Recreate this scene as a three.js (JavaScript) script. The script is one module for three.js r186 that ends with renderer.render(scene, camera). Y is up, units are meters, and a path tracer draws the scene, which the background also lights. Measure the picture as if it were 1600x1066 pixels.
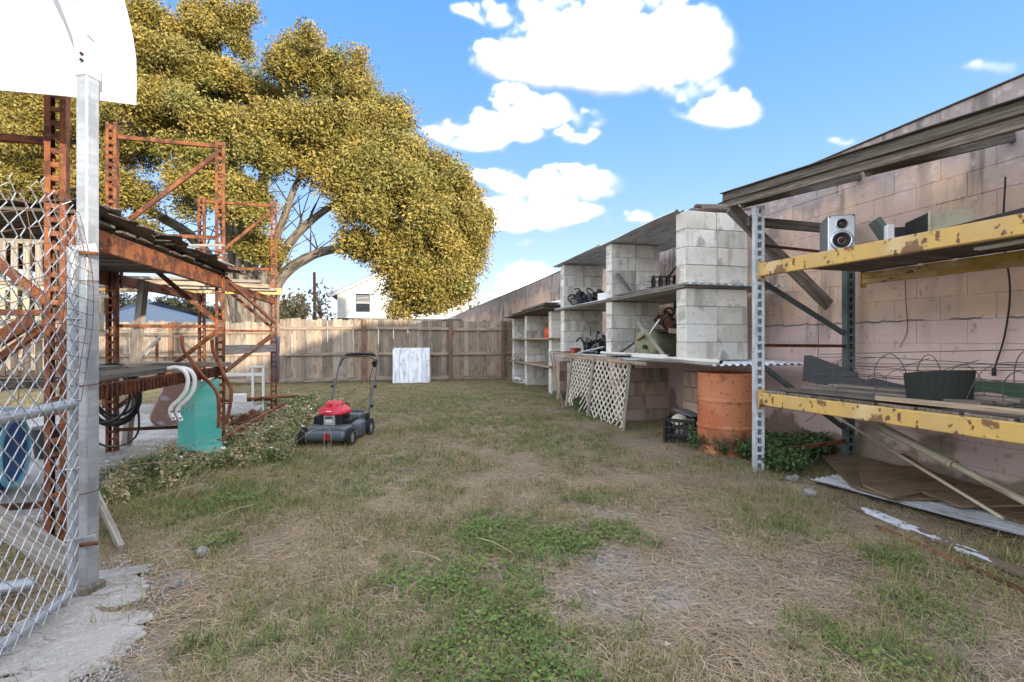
import * as THREE from 'three';
import { mergeGeometries } from 'three/addons/utils/BufferGeometryUtils.js';
import { RoundedBoxGeometry } from 'three/addons/geometries/RoundedBoxGeometry.js';

// ---------------------------------------------------------------- camera, sky, sun, exposure
const scene = new THREE.Scene();
const FOCAL = 760, YAW = Math.atan(183 / FOCAL), EYE = 1.2;      // photo pixels; the camera is turned right of the yard's long axis (-z)
const camera = new THREE.PerspectiveCamera(2 * Math.atan(533 / FOCAL) * 180 / Math.PI, 1600 / 1066, 0.05, 900);
camera.position.set(0, EYE, 0);
camera.rotation.set(0, -YAW, 0);
const renderer = new THREE.WebGLRenderer();
renderer.toneMapping = THREE.LinearToneMapping;
renderer.toneMappingExposure = 3.8;
renderer.shadowMap.enabled = true;

const V = (x, y, z) => new THREE.Vector3(x, y, z);
const SUN = V(0.399, 0.156, 0.917).normalize();
const sun = new THREE.DirectionalLight(new THREE.Color().setRGB(1, 0.88, 0.72), 2.0);
sun.position.copy(SUN).multiplyScalar(60); sun.target.position.set(0, 0, -8);
sun.position.add(sun.target.position);
sun.castShadow = true; sun.shadow.mapSize.set(4096, 4096); sun.shadow.radius = 1.5;
Object.assign(sun.shadow.camera, { left: -40, right: 40, top: 40, bottom: -40, near: 1, far: 160 });
scene.add(sun, sun.target);

function rng(seed) { let a = seed >>> 0; return () => { a |= 0; a = a + 0x6D2B79F5 | 0; let t = Math.imul(a ^ a >>> 15, 1 | a); t = t + Math.imul(t ^ t >>> 7, 61 | t) ^ t; return ((t ^ t >>> 14) >>> 0) / 4294967296; }; }
const clamp = (x, a = 0, b = 1) => x < a ? a : x > b ? b : x;
const sstep = (a, b, x) => { const t = clamp((x - a) / (b - a)); return t * t * (3 - 2 * t); };
const lerp = (a, b, t) => a + (b - a) * t;
const hash2 = (x, y, s) => { let h = Math.imul(x, 374761393) ^ Math.imul(y, 668265263) ^ Math.imul(s, 974634721); h = Math.imul(h ^ h >>> 13, 1274126177); return ((h ^ h >>> 16) >>> 0) / 4294967296; };
function vnoise(x, y, s, px, py) {                                // value noise, tiling with period px, py where given
  const xi = Math.floor(x), yi = Math.floor(y), fx = x - xi, fy = y - yi;
  let x0 = xi, x1 = xi + 1, y0 = yi, y1 = yi + 1;
  if (px) { x0 = ((x0 % px) + px) % px; x1 = ((x1 % px) + px) % px; y0 = ((y0 % py) + py) % py; y1 = ((y1 % py) + py) % py; }
  const u = fx * fx * (3 - 2 * fx), v = fy * fy * (3 - 2 * fy), a = hash2(x0, y0, s), b = hash2(x0, y1, s), p = a + (hash2(x1, y0, s) - a) * u, q = b + (hash2(x1, y1, s) - b) * u;
  return p + (q - p) * v;
}
function fbm(x, y, oct = 4, s = 0, px = 0, py = px) { let a = 0.5, r = 0, n = 0; for (let i = 0; i < oct; i++) { r += a * vnoise(x, y, s + i * 17, px, py); n += a; a *= 0.5; x *= 2; y *= 2; px *= 2; py *= 2; } return r / n; }

// photo pixel -> point: a direction, whose distance is set by the ground, a wall plane or a depth
const sy = Math.sin(YAW), cy = Math.cos(YAW);
const ray = (u, v) => { const a = (u - 800) / FOCAL, b = (532.5 - v) / FOCAL; return V(sy + a * cy, b, -cy + a * sy); };
const gnd = (u, v, y = 0) => { const d = ray(u, v), t = (y - EYE) / d.y; return V(d.x * t, y, d.z * t); };
const onX = (u, v, x) => { const d = ray(u, v), t = x / d.x; return V(x, EYE + d.y * t, d.z * t); };
const onZ = (u, v, z) => { const d = ray(u, v), t = z / d.z; return V(d.x * t, EYE + d.y * t, z); };
const atD = (u, v, D) => { const d = ray(u, v); return V(d.x * D, EYE + d.y * D, d.z * D); };

{ // the sky: clear air with scattered fair-weather cumulus all the way round
  const W = 2048, H = 1024, SKY = .35, CLOUD = 1.8, data = new Float32Array(W * H * 4);
  const clouds = [];                                              // [u, v, half width, half height, strength] in photo pixels
  for (const c of [[950, 75, 190, 88, 1.15], [850, 90, 110, 60, 1.1], [1060, 70, 95, 72, 1.1], [960, 30, 170, 40, 1], [765, 22, 46, 18, .75], [1075, 130, 60, 42, .55],
    [1115, 165, 74, 36, 1.05], [1160, 158, 30, 22, .7], [760, 205, 95, 42, 1.1], [835, 172, 72, 36, .95], [905, 207, 42, 16, .7], [930, 185, 28, 18, .4],
    [830, 335, 125, 34, 1.15], [880, 290, 100, 32, .85], [800, 290, 60, 28, .75], [1002, 340, 26, 15, .5], [815, 445, 70, 36, .8], [815, 382, 30, 10, .3], [1325, 226, 22, 10, .35],
    [1560, 110, 60, 14, .25], [720, 470, 60, 24, .5]]) clouds.push([c[0], c[1], c[2] * 1.04 + 1, c[3] * 1.04, c[4] * 1.02]);
  const R = rng(5), far = [];                                     // the same weather outside the frame: [azimuth, elevation, half width, half height] in radians
  for (let i = 0; i < 120; i++) { const el = Math.asin(0.03 + 0.95 * R()); far.push([R() * 6.2832, el, (0.1 + 0.2 * R()), (0.05 + 0.075 * R()), 0.7 + 0.45 * R()]); }
  for (let j = 0; j < H; j++) {
    const el = ((j + .5) / H - .5) * Math.PI, ce = Math.cos(el), dy = Math.sin(el), e = Math.max(dy, 0), t = Math.pow(e, 0.55), hz = Math.exp(-e * 7.5) * .9;
    const row = far.filter(c => Math.abs(el - c[1]) < c[3] * 1.25 + .06);
    for (let i = 0; i < W; i++) {
    const phi = ((i + .5) / W - .5) * 2 * Math.PI, dx = Math.cos(phi) * ce, dz = Math.sin(phi) * ce;
    let r = 0.3, g = 0.29, b = 0.27;
    if (dy > -0.02) {
      const mu = clamp(dx * SUN.x + dy * SUN.y + dz * SUN.z), halo = Math.pow(mu, 6) * 0.55 + Math.pow(mu, 60) * 1.6;
      r = (lerp(lerp(0.36, 0.04, t), 1.25, hz) + halo) * SKY; g = (lerp(lerp(0.68, 0.235, t), 1.3, hz) + halo * .9) * SKY; b = (lerp(lerp(1.0, 0.76, t), 1.38, hz) + halo * .75) * SKY;
      const az = Math.atan2(dx, -dz), D = dx * sy - dz * cy, u = D > .2 ? 800 + FOCAL * (dx * cy + dz * sy) / D : 1e9, v = D > .2 ? 532.5 - FOCAL * dy / D : 1e9, seen = Math.abs(u - 800) < 880 && v > -70;
      let d = 0, base = 0, n1 = .5, n2 = .5, n3 = .5, made = false;
      const make = () => { if (!made) { n1 = fbm(az * 16, el * 26, 6, 3); n2 = fbm(az * 42, el * 64, 4, 11); n3 = fbm(az * 5, el * 9, 3, 23); made = true; } };
      if (D > .2) for (let k = 0; k < clouds.length; k++) { const c = clouds[k]; if (Math.abs(u - c[0]) > c[2] * 1.25 + 60 || Math.abs(v - c[1]) > c[3] * 1.25 + 50) continue; make();
        const ex = (u - c[0] + (n1 - .5) * 60 + (n2 - .5) * 26) / c[2], ey = (v - c[1] + (n3 - .5) * 16 + (n1 - .5) * 34 + (n2 - .5) * 18) / c[3], q = ey > 0 ? ex * ex + ey * ey * 1.5 : ex * ex + ey * ey, w = c[4] * (1.12 - q); if (w > d) { d = w; base = ey; } }
      if (!seen && dy > 0) for (let k = 0; k < row.length; k++) { const c = row[k]; let da = Math.abs(az - (c[0] > Math.PI ? c[0] - 6.2832 : c[0])); if (da > Math.PI) da = 6.2832 - da; if (da * ce > c[2] * 1.25 + .06) continue; make();
        const ex = (da * ce + (n1 - .5) * .06) / c[2], ey = (el - c[1] + (n1 - .5) * .04 + (n2 - .5) * .02) / c[3], w = c[4] * (1.12 - ex * ex - ey * ey); if (w > d) { d = w; base = -ey; } }
      if (d > 0) {
        const k = d + (n2 - .5) * .9 + (n1 - .5) * .9, a = Math.pow(sstep(-.15, 1.0, k), 1.4) * sstep(0, .4, d), w = lerp(CLOUD, CLOUD * .34, sstep(-.35, 1.0, base + (n1 - .5) * 2.2 + (n2 - .5) * 1.2)) * lerp(.2, 1.1, sstep(.2, 1.3, k));
        r = lerp(r, w, a); g = lerp(g, w * .99, a); b = lerp(b, w * .985, a);
      }
    }
    const o = (j * W + i) * 4; data[o] = r; data[o + 1] = g; data[o + 2] = b; data[o + 3] = 1;
    }
  }
  const sky = new THREE.DataTexture(data, W, H, THREE.RGBAFormat, THREE.FloatType);
  sky.mapping = THREE.EquirectangularReflectionMapping; sky.magFilter = sky.minFilter = THREE.LinearFilter; sky.wrapS = THREE.RepeatWrapping; sky.needsUpdate = true;
  scene.background = sky; scene.environment = sky;
}

// ---------------------------------------------------------------- helpers
const taken = {};
function numbered(n) { taken[n] = (taken[n] ?? -1) + 1; return taken[n] ? `${n}_${String(taken[n]).padStart(3, '0')}` : n; }
function tag(o, label, category, group, kind) { o.userData = {}; if (label) o.userData.label = label; if (category) o.userData.category = category; if (group) o.userData.group = group; if (kind) o.userData.kind = kind; return o; }
function thing(name, label, category, pos = V(0, 0, 0), group, turn = 0) { const o = new THREE.Group(); o.name = numbered(name); o.position.copy(pos); o.rotation.y = turn; scene.add(o); return tag(o, label, category, group); }
function part(parent, name, geo, mat, pos, rot) {                 // pos and rot in the world
  const m = new THREE.Mesh(geo, mat); m.name = parent === scene ? numbered(name) : name;
  if (pos) m.position.copy(pos);
  if (rot?.isQuaternion) m.quaternion.copy(rot); else if (rot) m.rotation.set(...rot);
  if (parent === scene) scene.add(m); else parent.attach(m);
  return m;
}
function lpart(parent, name, geo, mat, pos, rot) {                // pos and rot in the parent's axes
  const m = new THREE.Mesh(geo, mat); m.name = name; if (pos) m.position.set(...pos); if (rot?.isQuaternion) m.quaternion.copy(rot); else if (rot) m.rotation.set(...rot); parent.add(m); return m;
}
function boxUV(g, w, h, d, off) {                                 // metres; u along the longest side
  const p = g.attributes.position, n = g.attributes.normal, uv = new Float32Array(p.count * 2), L = w >= h && w >= d ? 0 : h >= d ? 1 : 2;
  for (let i = 0; i < p.count; i++) {
    const q = [p.getX(i), p.getY(i), p.getZ(i)], m = [Math.abs(n.getX(i)), Math.abs(n.getY(i)), Math.abs(n.getZ(i))], k = m[0] > m[1] && m[0] > m[2] ? 0 : m[1] > m[2] ? 1 : 2;
    let a = [0, 1, 2].filter(e => e !== k); if (a[1] === L) a = [a[1], a[0]];
    uv[i * 2] = q[a[0]] + off[0]; uv[i * 2 + 1] = q[a[1]] + off[1] + k * .37;
  }
  g.setAttribute('uv', new THREE.BufferAttribute(uv, 2)); return g;
}
const UO = rng(77);
function cbox(w, h, d, c = 0.004, off) {                          // chamfered box, 44 triangles
  c = Math.min(c, w * .45, h * .45, d * .45);
  const H = [w / 2, h / 2, d / 2], P = [], v = (k, s) => { const q = [s[0] * H[0], s[1] * H[1], s[2] * H[2]]; for (let a = 0; a < 3; a++) if (a !== k) q[a] -= s[a] * c; return q; };
  const tri = (a, b, e) => { const ux = b[0] - a[0], uy = b[1] - a[1], uz = b[2] - a[2], wx = e[0] - a[0], wy = e[1] - a[1], wz = e[2] - a[2], nx = uy * wz - uz * wy, ny = uz * wx - ux * wz, nz = ux * wy - uy * wx; if (nx * (a[0] + b[0] + e[0]) + ny * (a[1] + b[1] + e[1]) + nz * (a[2] + b[2] + e[2]) < 0) P.push(...a, ...e, ...b); else P.push(...a, ...b, ...e); };
  const quad = (a, b, e, f) => { tri(a, b, e); tri(a, e, f); };
  for (let k = 0; k < 3; k++) for (const s of [-1, 1]) { const i = (k + 1) % 3, j = (k + 2) % 3, S = (x, y) => { const q = [0, 0, 0]; q[k] = s; q[i] = x; q[j] = y; return v(k, q); }; quad(S(-1, -1), S(1, -1), S(1, 1), S(-1, 1)); }
  for (let k = 0; k < 3; k++) for (const s of [-1, 1]) for (const t of [-1, 1]) { const i = (k + 1) % 3, j = (k + 2) % 3, S = (f, e) => { const q = [0, 0, 0]; q[i] = s; q[j] = t; q[k] = e; return v(f, q); }; quad(S(i, -1), S(i, 1), S(j, 1), S(j, -1)); }
  for (const x of [-1, 1]) for (const y of [-1, 1]) for (const z of [-1, 1]) { const s = [x, y, z]; tri(v(0, s), v(1, s), v(2, s)); }
  const g = new THREE.BufferGeometry(); g.setAttribute('position', new THREE.Float32BufferAttribute(P, 3)); g.computeVertexNormals();
  return boxUV(g, w, h, d, off ?? [UO() * 3, UO() * 3]);
}
function basis(a, b, roll = 0) {
  const X = b.clone().sub(a).normalize(); let up = Math.abs(X.y) > 0.98 ? V(0, 0, 1) : V(0, 1, 0);
  const Z = X.clone().cross(up).normalize(), Y = Z.clone().cross(X), q = new THREE.Quaternion().setFromRotationMatrix(new THREE.Matrix4().makeBasis(X, Y, Z));
  return roll ? q.multiply(new THREE.Quaternion().setFromAxisAngle(V(1, 0, 0), roll)) : q;
}
const mid = (a, b) => a.clone().add(b).multiplyScalar(.5);
function bar(parent, name, a, b, w, h, mat, roll = 0, c = 0.003) { return part(parent, name, cbox(a.distanceTo(b), h, w, c), mat, mid(a, b), basis(a, b, roll)); }   // h upright, w across
function box(parent, name, x0, x1, y0, y1, z0, z1, mat, c = 0.004) { return part(parent, name, cbox(x1 - x0, y1 - y0, z1 - z0, c), mat, V((x0 + x1) / 2, (y0 + y1) / 2, (z0 + z1) / 2)); }
function rodGeo(a, b, r, r2 = r, seg = 8) { const g = new THREE.CylinderGeometry(r2, r, a.distanceTo(b), seg, 1); g.applyQuaternion(new THREE.Quaternion().setFromUnitVectors(V(0, 1, 0), b.clone().sub(a).normalize())); const m = mid(a, b); g.translate(m.x, m.y, m.z); return g; }
function wrld(parent, name, geo, mat) {                           // a geometry made in world axes: moved so that its origin is its own centre
  geo.computeBoundingBox(); const c = geo.boundingBox.getCenter(V(0, 0, 0)); c.y = geo.boundingBox.min.y; geo.translate(-c.x, -c.y, -c.z); return part(parent, name, geo, mat, c);
}
const rod = (parent, name, a, b, r, mat, r2, seg) => wrld(parent, name, rodGeo(a, b, r, r2, seg), mat);
function tubeGeo(pts, r, rad = 6, seg = 6, tension = .5, closed = false) { return new THREE.TubeGeometry(new THREE.CatmullRomCurve3(pts, closed, 'catmullrom', tension), Math.max(2, (pts.length - 1) * seg), r, rad, closed); }
const tube = (parent, name, pts, r, mat, rad, seg, tension) => wrld(parent, name, tubeGeo(pts, r, rad, seg, tension), mat);
function corrGeo(width, length, amp, pitch, thick = 0.002, warp) { // waves along x, ribs along z
  const n = Math.round(width / pitch * 8), nl = 10, P = [], UV = [], I = [], at = (i, k, s) => { const x = -width / 2 + width * i / n, z = -length / 2 + length * k / nl; let y = amp * Math.sin(2 * Math.PI * x / pitch) + s * thick / 2; if (warp) y += warp(x, z); P.push(x, y, z); UV.push(x, z); };
  for (const s of [1, -1]) { const o = P.length / 3; for (let k = 0; k <= nl; k++) for (let i = 0; i <= n; i++) at(i, k, s); for (let k = 0; k < nl; k++) for (let i = 0; i < n; i++) { const a = o + k * (n + 1) + i, b = a + n + 1; s > 0 ? I.push(a, b, a + 1, a + 1, b, b + 1) : I.push(a, a + 1, b, a + 1, b + 1, b); } }
  const N = (n + 1) * (nl + 1); for (let i = 0; i < n; i++) for (const k of [0, nl]) { const a = k * (n + 1) + i; I.push(a, a + 1, a + N, a + 1, a + N + 1, a + N); } for (let k = 0; k < nl; k++) for (const i of [0, n]) { const a = k * (n + 1) + i, b = a + n + 1; I.push(a, b, a + N, b, b + N, a + N); }
  const g = new THREE.BufferGeometry(); g.setAttribute('position', new THREE.Float32BufferAttribute(P, 3)); g.setAttribute('uv', new THREE.Float32BufferAttribute(UV, 2)); g.setIndex(I); g.computeVertexNormals(); return g;
}
function slabGeo(pts, t, bevel = 0.003) { const s = new THREE.Shape(pts.map(p => new THREE.Vector2(p[0], p[1]))); return new THREE.ExtrudeGeometry(s, { depth: t, bevelEnabled: bevel > 0, bevelSize: bevel, bevelThickness: bevel, bevelSegments: 1, curveSegments: 8 }); }
function flatSlab(pts, t, bevel) { const g = slabGeo(pts.map(p => [p[0], -p[1]]), t, bevel); g.rotateX(-Math.PI / 2); return g; }   // pts are x, z; thickness upward from 0
function instances(parent, name, geo, mat, list, kind = 'stuff', label, category) {   // list of {p, q or ry, s, c}
  const m = new THREE.InstancedMesh(geo, mat, list.length), M = new THREE.Matrix4(), q = new THREE.Quaternion(), e = new THREE.Euler(), s = V(1, 1, 1); m.name = parent === scene ? numbered(name) : name;
  list.forEach((t, i) => { if (t.q) q.copy(t.q); else q.setFromEuler(e.set(t.rx ?? 0, t.ry ?? 0, t.rz ?? 0, 'YXZ')); if (typeof t.s === 'number') s.setScalar(t.s); else s.copy(t.s); m.setMatrixAt(i, M.compose(t.p, q, s)); if (t.c) m.setColorAt(i, t.c); });
  tag(m, label, category, undefined, kind); parent.add(m); return m;
}
const col = (r, g, b) => new THREE.Color().setRGB(r, g, b);

// ---------------------------------------------------------------- materials
function tex(w, h, metres, fn, srgb = true) {                     // fn(x, y in 0..1) -> [r, g, b] linear 0..1 (colour maps) or one number
  const d = new Uint8Array(w * h * 4);
  for (let j = 0; j < h; j++) for (let i = 0; i < w; i++) {
    const c = fn(i / w, j / h), o = (j * w + i) * 4, a = typeof c === 'number' ? [c, c, c] : c;
    for (let k = 0; k < 3; k++) { const x = clamp(a[k]); d[o + k] = 255 * (srgb ? (x <= .0031308 ? 12.92 * x : 1.055 * Math.pow(x, 1 / 2.4) - .055) : x); } d[o + 3] = 255;
  }
  const t = new THREE.DataTexture(d, w, h); t.wrapS = t.wrapT = THREE.RepeatWrapping; t.magFilter = THREE.LinearFilter; t.minFilter = THREE.LinearMipmapLinearFilter; t.generateMipmaps = true;
  if (srgb) t.colorSpace = THREE.SRGBColorSpace; const m = Array.isArray(metres) ? metres : [metres, metres * h / w]; t.repeat.set(1 / m[0], 1 / m[1]); t.needsUpdate = true; return t;
}
const std = (o) => new THREE.MeshStandardMaterial({ roughness: .8, ...o });
const mix3 = (a, b, t) => [lerp(a[0], b[0], t), lerp(a[1], b[1], t), lerp(a[2], b[2], t)];
const S = 512;
const rustTex = tex(S, S, .8, (x, y) => { const a = fbm(x * 8, y * 8, 5, 1, 8), b = fbm(x * 40, y * 40, 3, 9, 40), c = sstep(.42, .62, a); let k = mix3([.23, .078, .03], [.095, .035, .02], c); k = mix3(k, [.33, .14, .05], sstep(.55, .8, b) * .6); return mix3(k, [.06, .03, .02], sstep(.7, .85, fbm(x * 16, y * 16, 3, 31, 16))); });
const rustBump = tex(256, 256, .25, (x, y) => fbm(x * 16, y * 16, 4, 5, 16), false);
const woodTex = (c0, c1, dark, seed, knots = 1) => tex(S, S, [1.2, .6], (x, y) => { const w = fbm(x * 3, y * 6, 3, seed, 3, 6), g = fbm(x * 4 + w * 1.2, y * 90, 4, seed + 3, 4, 90), f = fbm(x * 10, y * 200, 2, seed + 5, 10, 200), st = fbm(x * 5, y * 5, 4, seed + 8, 5); let k = mix3(c0, c1, sstep(.3, .7, g)); k = mix3(k, dark, sstep(.62, .8, f) * .7 + sstep(.55, .75, st) * .4 * knots); return k; });
const woodBump = tex(S, 256, [.9, .3], (x, y) => { const w = fbm(x * 3, y * 4, 3, 41, 3, 4); return fbm(x * 4 + w, y * 60, 4, 44, 4, 60); }, false);
const greyWood = woodTex([.34, .31, .27], [.20, .18, .155], [.09, .075, .06], 100), tanWood = woodTex([.42, .33, .23], [.30, .22, .145], [.13, .09, .06], 200), brownWood = woodTex([.26, .15, .085], [.17, .10, .06], [.08, .05, .03], 300), oldWood = woodTex([.24, .21, .18], [.12, .105, .09], [.045, .04, .035], 400);
const stainTex = tex(1024, 1024, 2.2, (x, y) => { const a = fbm(x * 5, y * 5, 5, 61, 5), b = fbm(x * 70, y * 70, 3, 67, 70), c = fbm(x * 24, y * 3, 4, 71, 24, 3); let k = mix3([.80, .79, .74], [.68, .66, .60], sstep(.4, .7, a)); k = mix3(k, [.36, .335, .295], sstep(.52, .76, c) * .6); k = mix3(k, [.22, .205, .18], sstep(.60, .78, fbm(x * 9, y * 9, 5, 77, 9)) * .6); return mix3(k, [.5, .48, .44], sstep(.55, .8, b) * .45); });
const grainBump = tex(S, S, .35, (x, y) => fbm(x * 50, y * 50, 3, 81, 50) * .7 + .3 * fbm(x * 12, y * 12, 3, 85, 12), false);
const yellowTex = tex(S, S, 1.1, (x, y) => { const a = fbm(x * 9, y * 9, 5, 91, 9), b = fbm(x * 30, y * 30, 4, 95, 30), c = fbm(x * 4, y * 4, 4, 99, 4); let k = mix3([.68, .44, .11], [.58, .38, .13], sstep(.4, .65, c)); k = mix3(k, [.72, .58, .32], sstep(.62, .8, c) * .6); k = mix3(k, [.15, .07, .035], sstep(.69, .73, a) * .85); return mix3(k, [.18, .085, .04], sstep(.68, .74, b)); });
const galvTex = tex(S, S, .6, (x, y) => { const a = vnoise(x * 40, y * 40, 111, 40), b = fbm(x * 6, y * 6, 5, 115, 6), c = fbm(x * 60, y * 60, 2, 118, 60); let k = mix3([.36, .385, .405], [.46, .48, .50], a); k = mix3(k, [.25, .265, .28], sstep(.5, .72, b) * .6); return mix3(k, [.58, .60, .61], sstep(.7, .85, c) * .4); });
const galvRough = tex(256, 256, .4, (x, y) => .42 + .3 * fbm(x * 12, y * 12, 4, 121, 12), false);
const tealTex = tex(S, S, .9, (x, y) => { const a = fbm(x * 10, y * 10, 5, 131, 10), b = fbm(x * 40, y * 40, 3, 135, 40), c = fbm(x * 4, y * 4, 3, 139, 4); let k = mix3([.06, .42, .36], [.14, .50, .42], sstep(.35, .65, c)); k = mix3(k, [.34, .42, .33], sstep(.6, .75, a) * .5); return mix3(k, [.17, .075, .035], sstep(.66, .73, a * .6 + b * .4)); });
const drumTex = tex(S, S, [1.9, 1.9], (x, y) => { const a = fbm(x * 8, y * 8, 5, 141, 8), b = fbm(x * 60, y * 60, 3, 145, 60), c = fbm(x * 3, y * 5, 4, 149, 3, 5); let k = mix3([.50, .145, .055], [.56, .22, .10], sstep(.35, .65, c)); k = mix3(k, [.24, .08, .035], sstep(.58, .74, a)); return mix3(k, [.14, .05, .025], sstep(.66, .8, b) * .6 + sstep(.55, .75, fbm(x * 12, y * 12, 4, 152, 12)) * sstep(.22, .05, y + .0) * .9); });
const concTex = tex(S, S, 1.4, (x, y) => { const a = fbm(x * 6, y * 6, 5, 161, 6), b = fbm(x * 90, y * 90, 2, 165, 90); return mix3(mix3([.40, .38, .35], [.27, .255, .23], sstep(.35, .7, a)), [.55, .53, .5], sstep(.6, .8, b) * .5); });
const tinTex = tex(S, S, 1.2, (x, y) => { const a = fbm(x * 30, y * 5, 4, 171, 30, 5), b = fbm(x * 12, y * 12, 4, 175, 12); return mix3(mix3([.56, .58, .60], [.40, .42, .44], sstep(.35, .7, a)), [.30, .22, .16], sstep(.62, .78, b) * .5); });
const barkTex = tex(S, S, [1.5, 3], (x, y) => { const a = fbm(x * 24, y * 8, 5, 181, 24, 8), b = fbm(x * 6, y * 6, 4, 185, 6); return mix3(mix3([.25, .21, .165], [.09, .075, .06], sstep(.35, .65, a)), [.34, .31, .26], sstep(.55, .75, b) * .6); });
const M = {
  rust: std({ map: rustTex, roughness: .88, metalness: .1, bumpMap: rustBump, bumpScale: .002 }),
  rustDark: std({ map: rustTex, color: col(.5, .45, .45), roughness: .9, bumpMap: rustBump, bumpScale: .003 }),
  rustOrange: std({ map: rustTex, color: col(1.35, 1.3, 1.2), roughness: .85, bumpMap: rustBump, bumpScale: .002 }),
  grey: [.85, 1, 1.15, 1.3].map(k => std({ map: greyWood, color: col(k, k * .98, k * .95), bumpMap: woodBump, bumpScale: .003, roughness: .92 })),
  fence: [.72, .86, 1, 1.12, 1.24].map((k, i) => std({ map: i % 2 ? tanWood : greyWood, color: i % 2 ? col(k * .95, k * .95, k) : col(k * 1.12, k * 1.02, k * .9), bumpMap: woodBump, bumpScale: .003, roughness: .94 })),
  tan: [.85, 1, 1.15].map(k => std({ map: tanWood, color: col(k, k, k), bumpMap: woodBump, bumpScale: .003, roughness: .9 })),
  brown: std({ map: brownWood, bumpMap: woodBump, bumpScale: .003, roughness: .9 }),
  old: [.75, 1, 1.3].map(k => std({ map: oldWood, color: col(k, k * .97, k * .92), bumpMap: woodBump, bumpScale: .006, roughness: .95 })),
  block: [.9, 1.04, 1.12, .98].map((k, i) => std({ map: stainTex, color: col(k * 1.0, k * (i === 3 ? .97 : .985), k * (i === 3 ? .9 : .95)), bumpMap: grainBump, bumpScale: .004, roughness: .95 })),
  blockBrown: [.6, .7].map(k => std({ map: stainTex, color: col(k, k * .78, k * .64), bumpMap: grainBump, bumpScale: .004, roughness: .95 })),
  mortar: std({ color: col(.36, .33, .29), roughness: .95, bumpMap: grainBump, bumpScale: .004 }),
  yellow: std({ map: yellowTex, roughness: .6, bumpMap: rustBump, bumpScale: .0012 }),
  galv: std({ map: galvTex, roughnessMap: galvRough, roughness: 1, metalness: .55 }),
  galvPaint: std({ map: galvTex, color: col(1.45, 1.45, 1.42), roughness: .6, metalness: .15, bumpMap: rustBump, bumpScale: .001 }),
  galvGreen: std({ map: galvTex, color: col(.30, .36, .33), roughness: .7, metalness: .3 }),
  teal: std({ map: tealTex, roughness: .6, bumpMap: rustBump, bumpScale: .0015 }),
  drum: std({ map: drumTex, roughness: .7, bumpMap: rustBump, bumpScale: .002 }),
  conc: std({ map: concTex, roughness: .95, bumpMap: grainBump, bumpScale: .006 }),
  concPale: std({ map: concTex, color: col(.95, .95, .94), roughness: .95, bumpMap: grainBump, bumpScale: .012 }),
  tin: std({ map: tinTex, roughness: .6, metalness: .3, bumpMap: rustBump, bumpScale: .0008 }),
  tinWhite: std({ map: tinTex, color: col(1.42, 1.42, 1.42), roughness: .6, metalness: .05 }),
  straw: std({ color: col(.42, .34, .22), roughness: .9 }),
  bark: std({ map: barkTex, roughness: .95, bumpMap: barkTex, bumpScale: .03 }),
  black: std({ color: col(.012, .012, .013), roughness: .55, bumpMap: grainBump, bumpScale: .0008 }),
  rubber: std({ color: col(.02, .02, .021), roughness: .85, bumpMap: grainBump, bumpScale: .002 }),
  darkPlastic: std({ color: col(.03, .033, .036), roughness: .5, bumpMap: grainBump, bumpScale: .001 }),
  deckGrey: std({ color: col(.085, .105, .12), roughness: .42, bumpMap: grainBump, bumpScale: .0006 }),
  red: std({ color: col(.56, .015, .035), roughness: .32, bumpMap: grainBump, bumpScale: .0003 }),
  redDark: std({ color: col(.30, .02, .02), roughness: .5 }),
  white: std({ color: col(.78, .78, .76), roughness: .5, bumpMap: grainBump, bumpScale: .0005 }),
  whiteSheet: std({ color: col(.6, .6, .6), roughness: .5 }),
  pvc: std({ map: stainTex, color: col(1.02, 1.0, .95), roughness: .4 }),
  pvcDirty: std({ map: stainTex, color: col(.75, .70, .56), roughness: .6 }),
  silver: std({ color: col(.62, .63, .64), roughness: .35, metalness: .7 }),
  greyCase: std({ color: col(.16, .165, .175), roughness: .7, bumpMap: grainBump, bumpScale: .001 }),
  greyGreen: std({ color: col(.13, .17, .15), roughness: .6, bumpMap: grainBump, bumpScale: .001 }),
  orange: std({ color: col(.62, .09, .025), roughness: .7 }),
  blue: std({ color: col(.015, .085, .30), roughness: .45 }),
  cyan: std({ color: col(.22, .55, .72), roughness: .55 }),
  brick: std({ color: col(.36, .08, .05), roughness: .9, bumpMap: grainBump, bumpScale: .004 }),
  olive: std({ map: stainTex, color: col(.36, .38, .24), roughness: .7, bumpMap: rustBump, bumpScale: .002 }),
  leafDark: std({ color: col(.05, .095, .025), roughness: .7 }),
  stone: std({ map: concTex, color: col(1.2, 1.2, 1.18), roughness: .95, bumpMap: grainBump, bumpScale: .01 }),
};

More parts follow.
